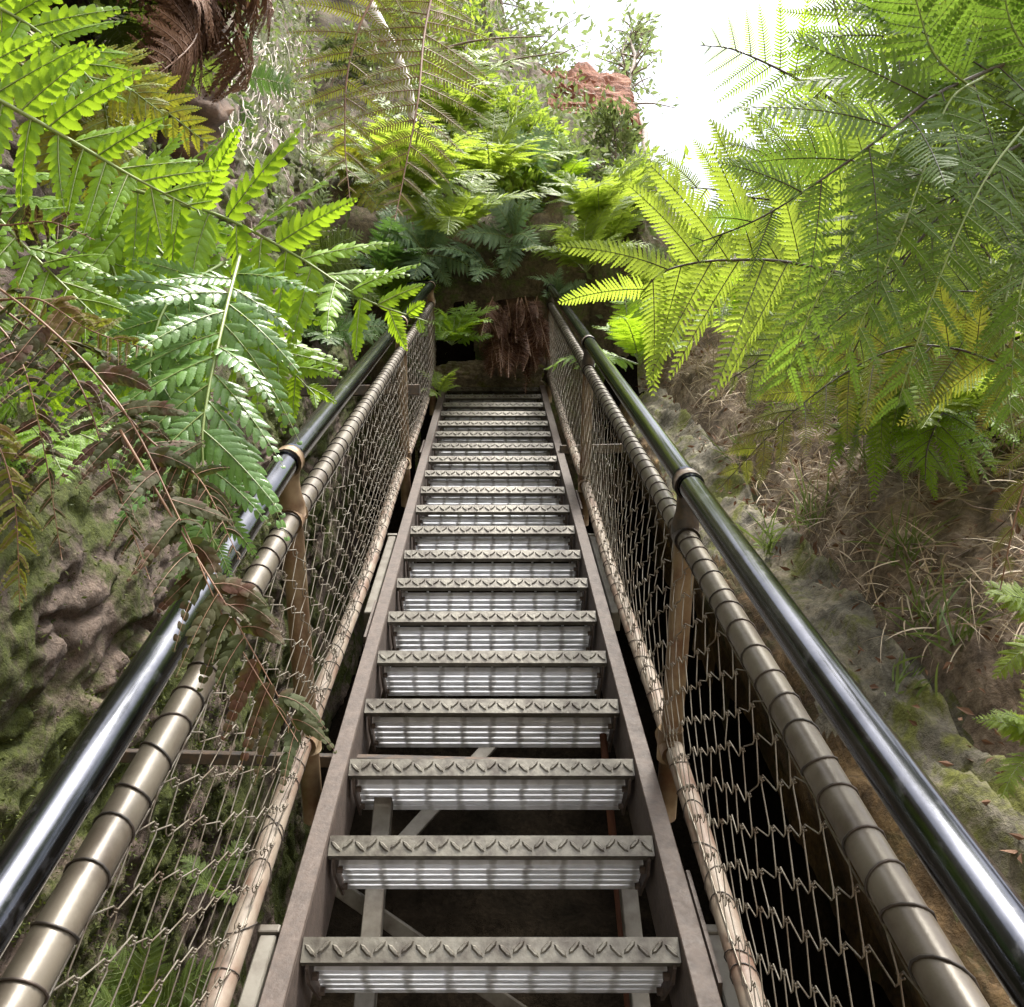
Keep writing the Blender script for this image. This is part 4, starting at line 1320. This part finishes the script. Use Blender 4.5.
# ------------------------------------------------------------------ grass and litter on the bank
def blades(mb, base, n, L, wid, rg, axis=Z, spread=0.6, tint=None, sag=0.5, scatter=0.03):
    for k in range(n):
        d = nrm(np.array(axis) + rg.normal(0, spread, 3))
        l = L * rg.uniform(0.5, 1.15)
        p = np.array(base) + rg.normal(0, scatter, 3)
        pts = [p]
        for i in range(5):
            d = nrm(d - Z * sag * 0.22)
            pts.append(pts[-1] + d * l / 5)
        pts = np.array(pts)
        s = nrm(np.cross(pts[-1] - pts[0], rg.normal(0, 1, 3)))
        w = wid * np.array([0.7, 1, 0.95, 0.75, 0.45, 0.05])
        V = np.stack([pts - s * w[:, None], pts + s * w[:, None]], 1).reshape(-1, 3)
        F = [(2 * i, 2 * i + 1, 2 * i + 3, 2 * i + 2) for i in range(5)]
        mb.add(V, F, 0, rg.random() if tint is None else tint)


for k, (px, py, n, L, lab) in enumerate([
        (815, 520, 45, 0.26, 'green grass tuft in the middle of the dry bank'),
        (905, 560, 45, 0.24, 'green grass tuft low on the dry bank near the rock slab'),
        (880, 480, 26, 0.22, 'grass tuft near the top of the dry bank'),
        (925, 620, 26, 0.18, 'grass tuft at the lower edge of the bank by the slab'),
        (905, 690, 22, 0.10, 'small grass tuft growing on the rock slab'),
        (770, 545, 24, 0.2, 'grass tuft beside the right handrail under the bank'),
        (745, 460, 26, 0.25, 'grass tuft at the upper left of the dry bank'),
        (955, 640, 30, 0.2, 'grass tuft beside the pale fern at the right'),
        (960, 480, 24, 0.2, 'grass tuft high on the bank at the right')]):
    mb = MB()
    b = gp(px, py)
    blades(mb, b, n, L, 0.0035, np.random.default_rng(k + 70), axis=nrm(SN + Z * 0.6), sag=0.7, spread=0.5)
    tag(mb.build('grass_tuft', M['grass'], smooth=True), lab, 'grass tuft', 'grass tufts on the bank')

mb = MB()
rg = np.random.default_rng(99)
for k in range(9000):
    x = rg.uniform(1.24, 2.35)
    u = rg.uniform(-0.9, 5.2)
    if float(vnoise(np.array([x * 3.2, u * 3.2, 0.0]), 8)) < rg.uniform(-0.75, 0.25):
        continue
    b = S(x, u, float(H(x, u)) + rg.uniform(-0.02, 0.06))
    blades(mb, b, 3, rg.uniform(0.08, 0.26), rg.uniform(0.001, 0.003), rg, axis=nrm(SN * 0.6 - Z * 0.5 + SX * rg.normal(0, .5)), spread=0.7, sag=0.6, scatter=0.04)
tag(mb.build('dry_grass', M['straw']), 'matted dry grass and straw covering the right bank', 'dry grass', kind='stuff')
mb = MB()
n = 2600
x = rg.uniform(1.1, 2.3, n)
u = rg.uniform(-1.0, 5.6, n)
c = S(x, u, H(x, u) + rg.uniform(-0.03, 0.06, n))
leaves(mb, c, rg.uniform(0.02, 0.05, n), rg.normal(0, 1, (n, 3)) - SN * 0.2, rg, 0.4)
tag(mb.build('leaf_litter', M['fern_dead']), 'fallen brown leaves over the right bank', 'leaf litter', kind='stuff')
mb = MB()
for k in range(150):
    x, u = rg.uniform(1.3, 2.3), rg.uniform(-0.8, 5.2)
    p = S(x, u, float(H(x, u)) + rg.uniform(0, 0.06))
    d = nrm(rg.normal(0, 1, 3) * np.array([1, 0.8, 0.8]))
    pts = [p]
    for i in range(5):
        d = nrm(d + rg.normal(0, .22, 3))
        pts.append(pts[-1] + d * rg.uniform(0.02, 0.09))
    mb.tube(pts, np.linspace(rg.uniform(0.002, 0.006), 0.001, 6), 5, cap=False, tint=rg.random())
tag(mb.build('fallen_twigs', M['twig'], smooth=True), 'thin fallen twigs strewn over the right bank', 'twigs', kind='stuff')
# ground cover on the upper slope and the left wall
mb = MB()
C, Sz, D = [], [], []
for k in range(5200):
    px, py = rg.uniform(300, 720), rg.uniform(60, 300)
    x, u = rg.uniform(-1.4, 2.4), rg.uniform(5.7, 12.5)
    C.append(S(x, u, float(H(x, u)) + rg.uniform(0, 0.16)))
C = np.array(C)
leaves(mb, C, rg.uniform(0.04, 0.10, len(C)), rg.normal(0, 1, (len(C), 3)) + SN * 0.6, rg, 0.5)
tag(mb.build('ground_cover', M['shrub_dull']), 'low leafy ground cover over the slope above the stair', 'ground cover', kind='stuff')
mb = MB()
C = []
for k in range(5200):
    u, h = rg.uniform(1.2, 12), rg.uniform(0.7, 4.5)
    C.append(S(float(wall_x(u, h)) + rg.uniform(0.02, 0.18), u, h))
C = np.array(C)
leaves(mb, C, rg.uniform(0.025, 0.07, len(C)), rg.normal(0, 1, (len(C), 3)) + SX * 0.6 - Z * 0.5, rg, 0.5)
tag(mb.build('wall_creeper', M['shrub_dull']), 'small leaved creeper scattered over the upper left wall', 'creeper', kind='stuff')

# ------------------------------------------------------------------ light, sky, camera
SUN_EL, SUN_AZ = R(62), R(150)        # azimuth from +Y towards +X
w = bpy.data.worlds.new('World')
SC.world = w
w.use_nodes = True
nt = w.node_tree
bg = nt.nodes['Background']
sky = nt.nodes.new('ShaderNodeTexSky')
sky.sky_type = 'NISHITA'
sky.sun_disc = False
sky.sun_elevation = SUN_EL
sky.sun_rotation = SUN_AZ
sky.dust_density = 4.0
sky.air_density = 1.0
hs = N(nt, 'ShaderNodeHueSaturation', Saturation=0.35, Value=1.0)
nt.links.new(sky.outputs[0], hs.inputs['Color'])
nt.links.new(hs.outputs[0], bg.inputs[0])
bg.inputs[1].default_value = 0.15
sd = bpy.data.lights.new('sun', 'SUN')
sd.energy = 2.4
sd.angle = R(12)
sd.color = (1.0, 0.95, 0.86)
so = bpy.data.objects.new('sun', sd)
COL.objects.link(so)
sdir = Vector((math.sin(SUN_AZ) * math.cos(SUN_EL), math.cos(SUN_AZ) * math.cos(SUN_EL), math.sin(SUN_EL)))
so.rotation_euler = sdir.to_track_quat('Z', 'Y').to_euler()
so.location = sdir * 30

cd = bpy.data.cameras.new('camera')
cd.sensor_fit = 'HORIZONTAL'
cd.sensor_width = 36
cd.lens = FPX / 1024 * 36
cd.shift_x = (512 - CX) / 1024
cd.clip_end = 2000
cd.clip_start = 0.02
co = bpy.data.objects.new('camera', cd)
COL.objects.link(co)
co.location = tuple(CAM)
co.rotation_euler = (math.pi / 2 + PITCH, 0, 0)
SC.camera = co
SC.view_settings.view_transform = 'Standard'
SC.view_settings.look = 'None'
SC.view_settings.exposure = 2.0
SC.view_settings.gamma = 1
SC.cycles.max_bounces = 8
SC.cycles.use_denoising = True
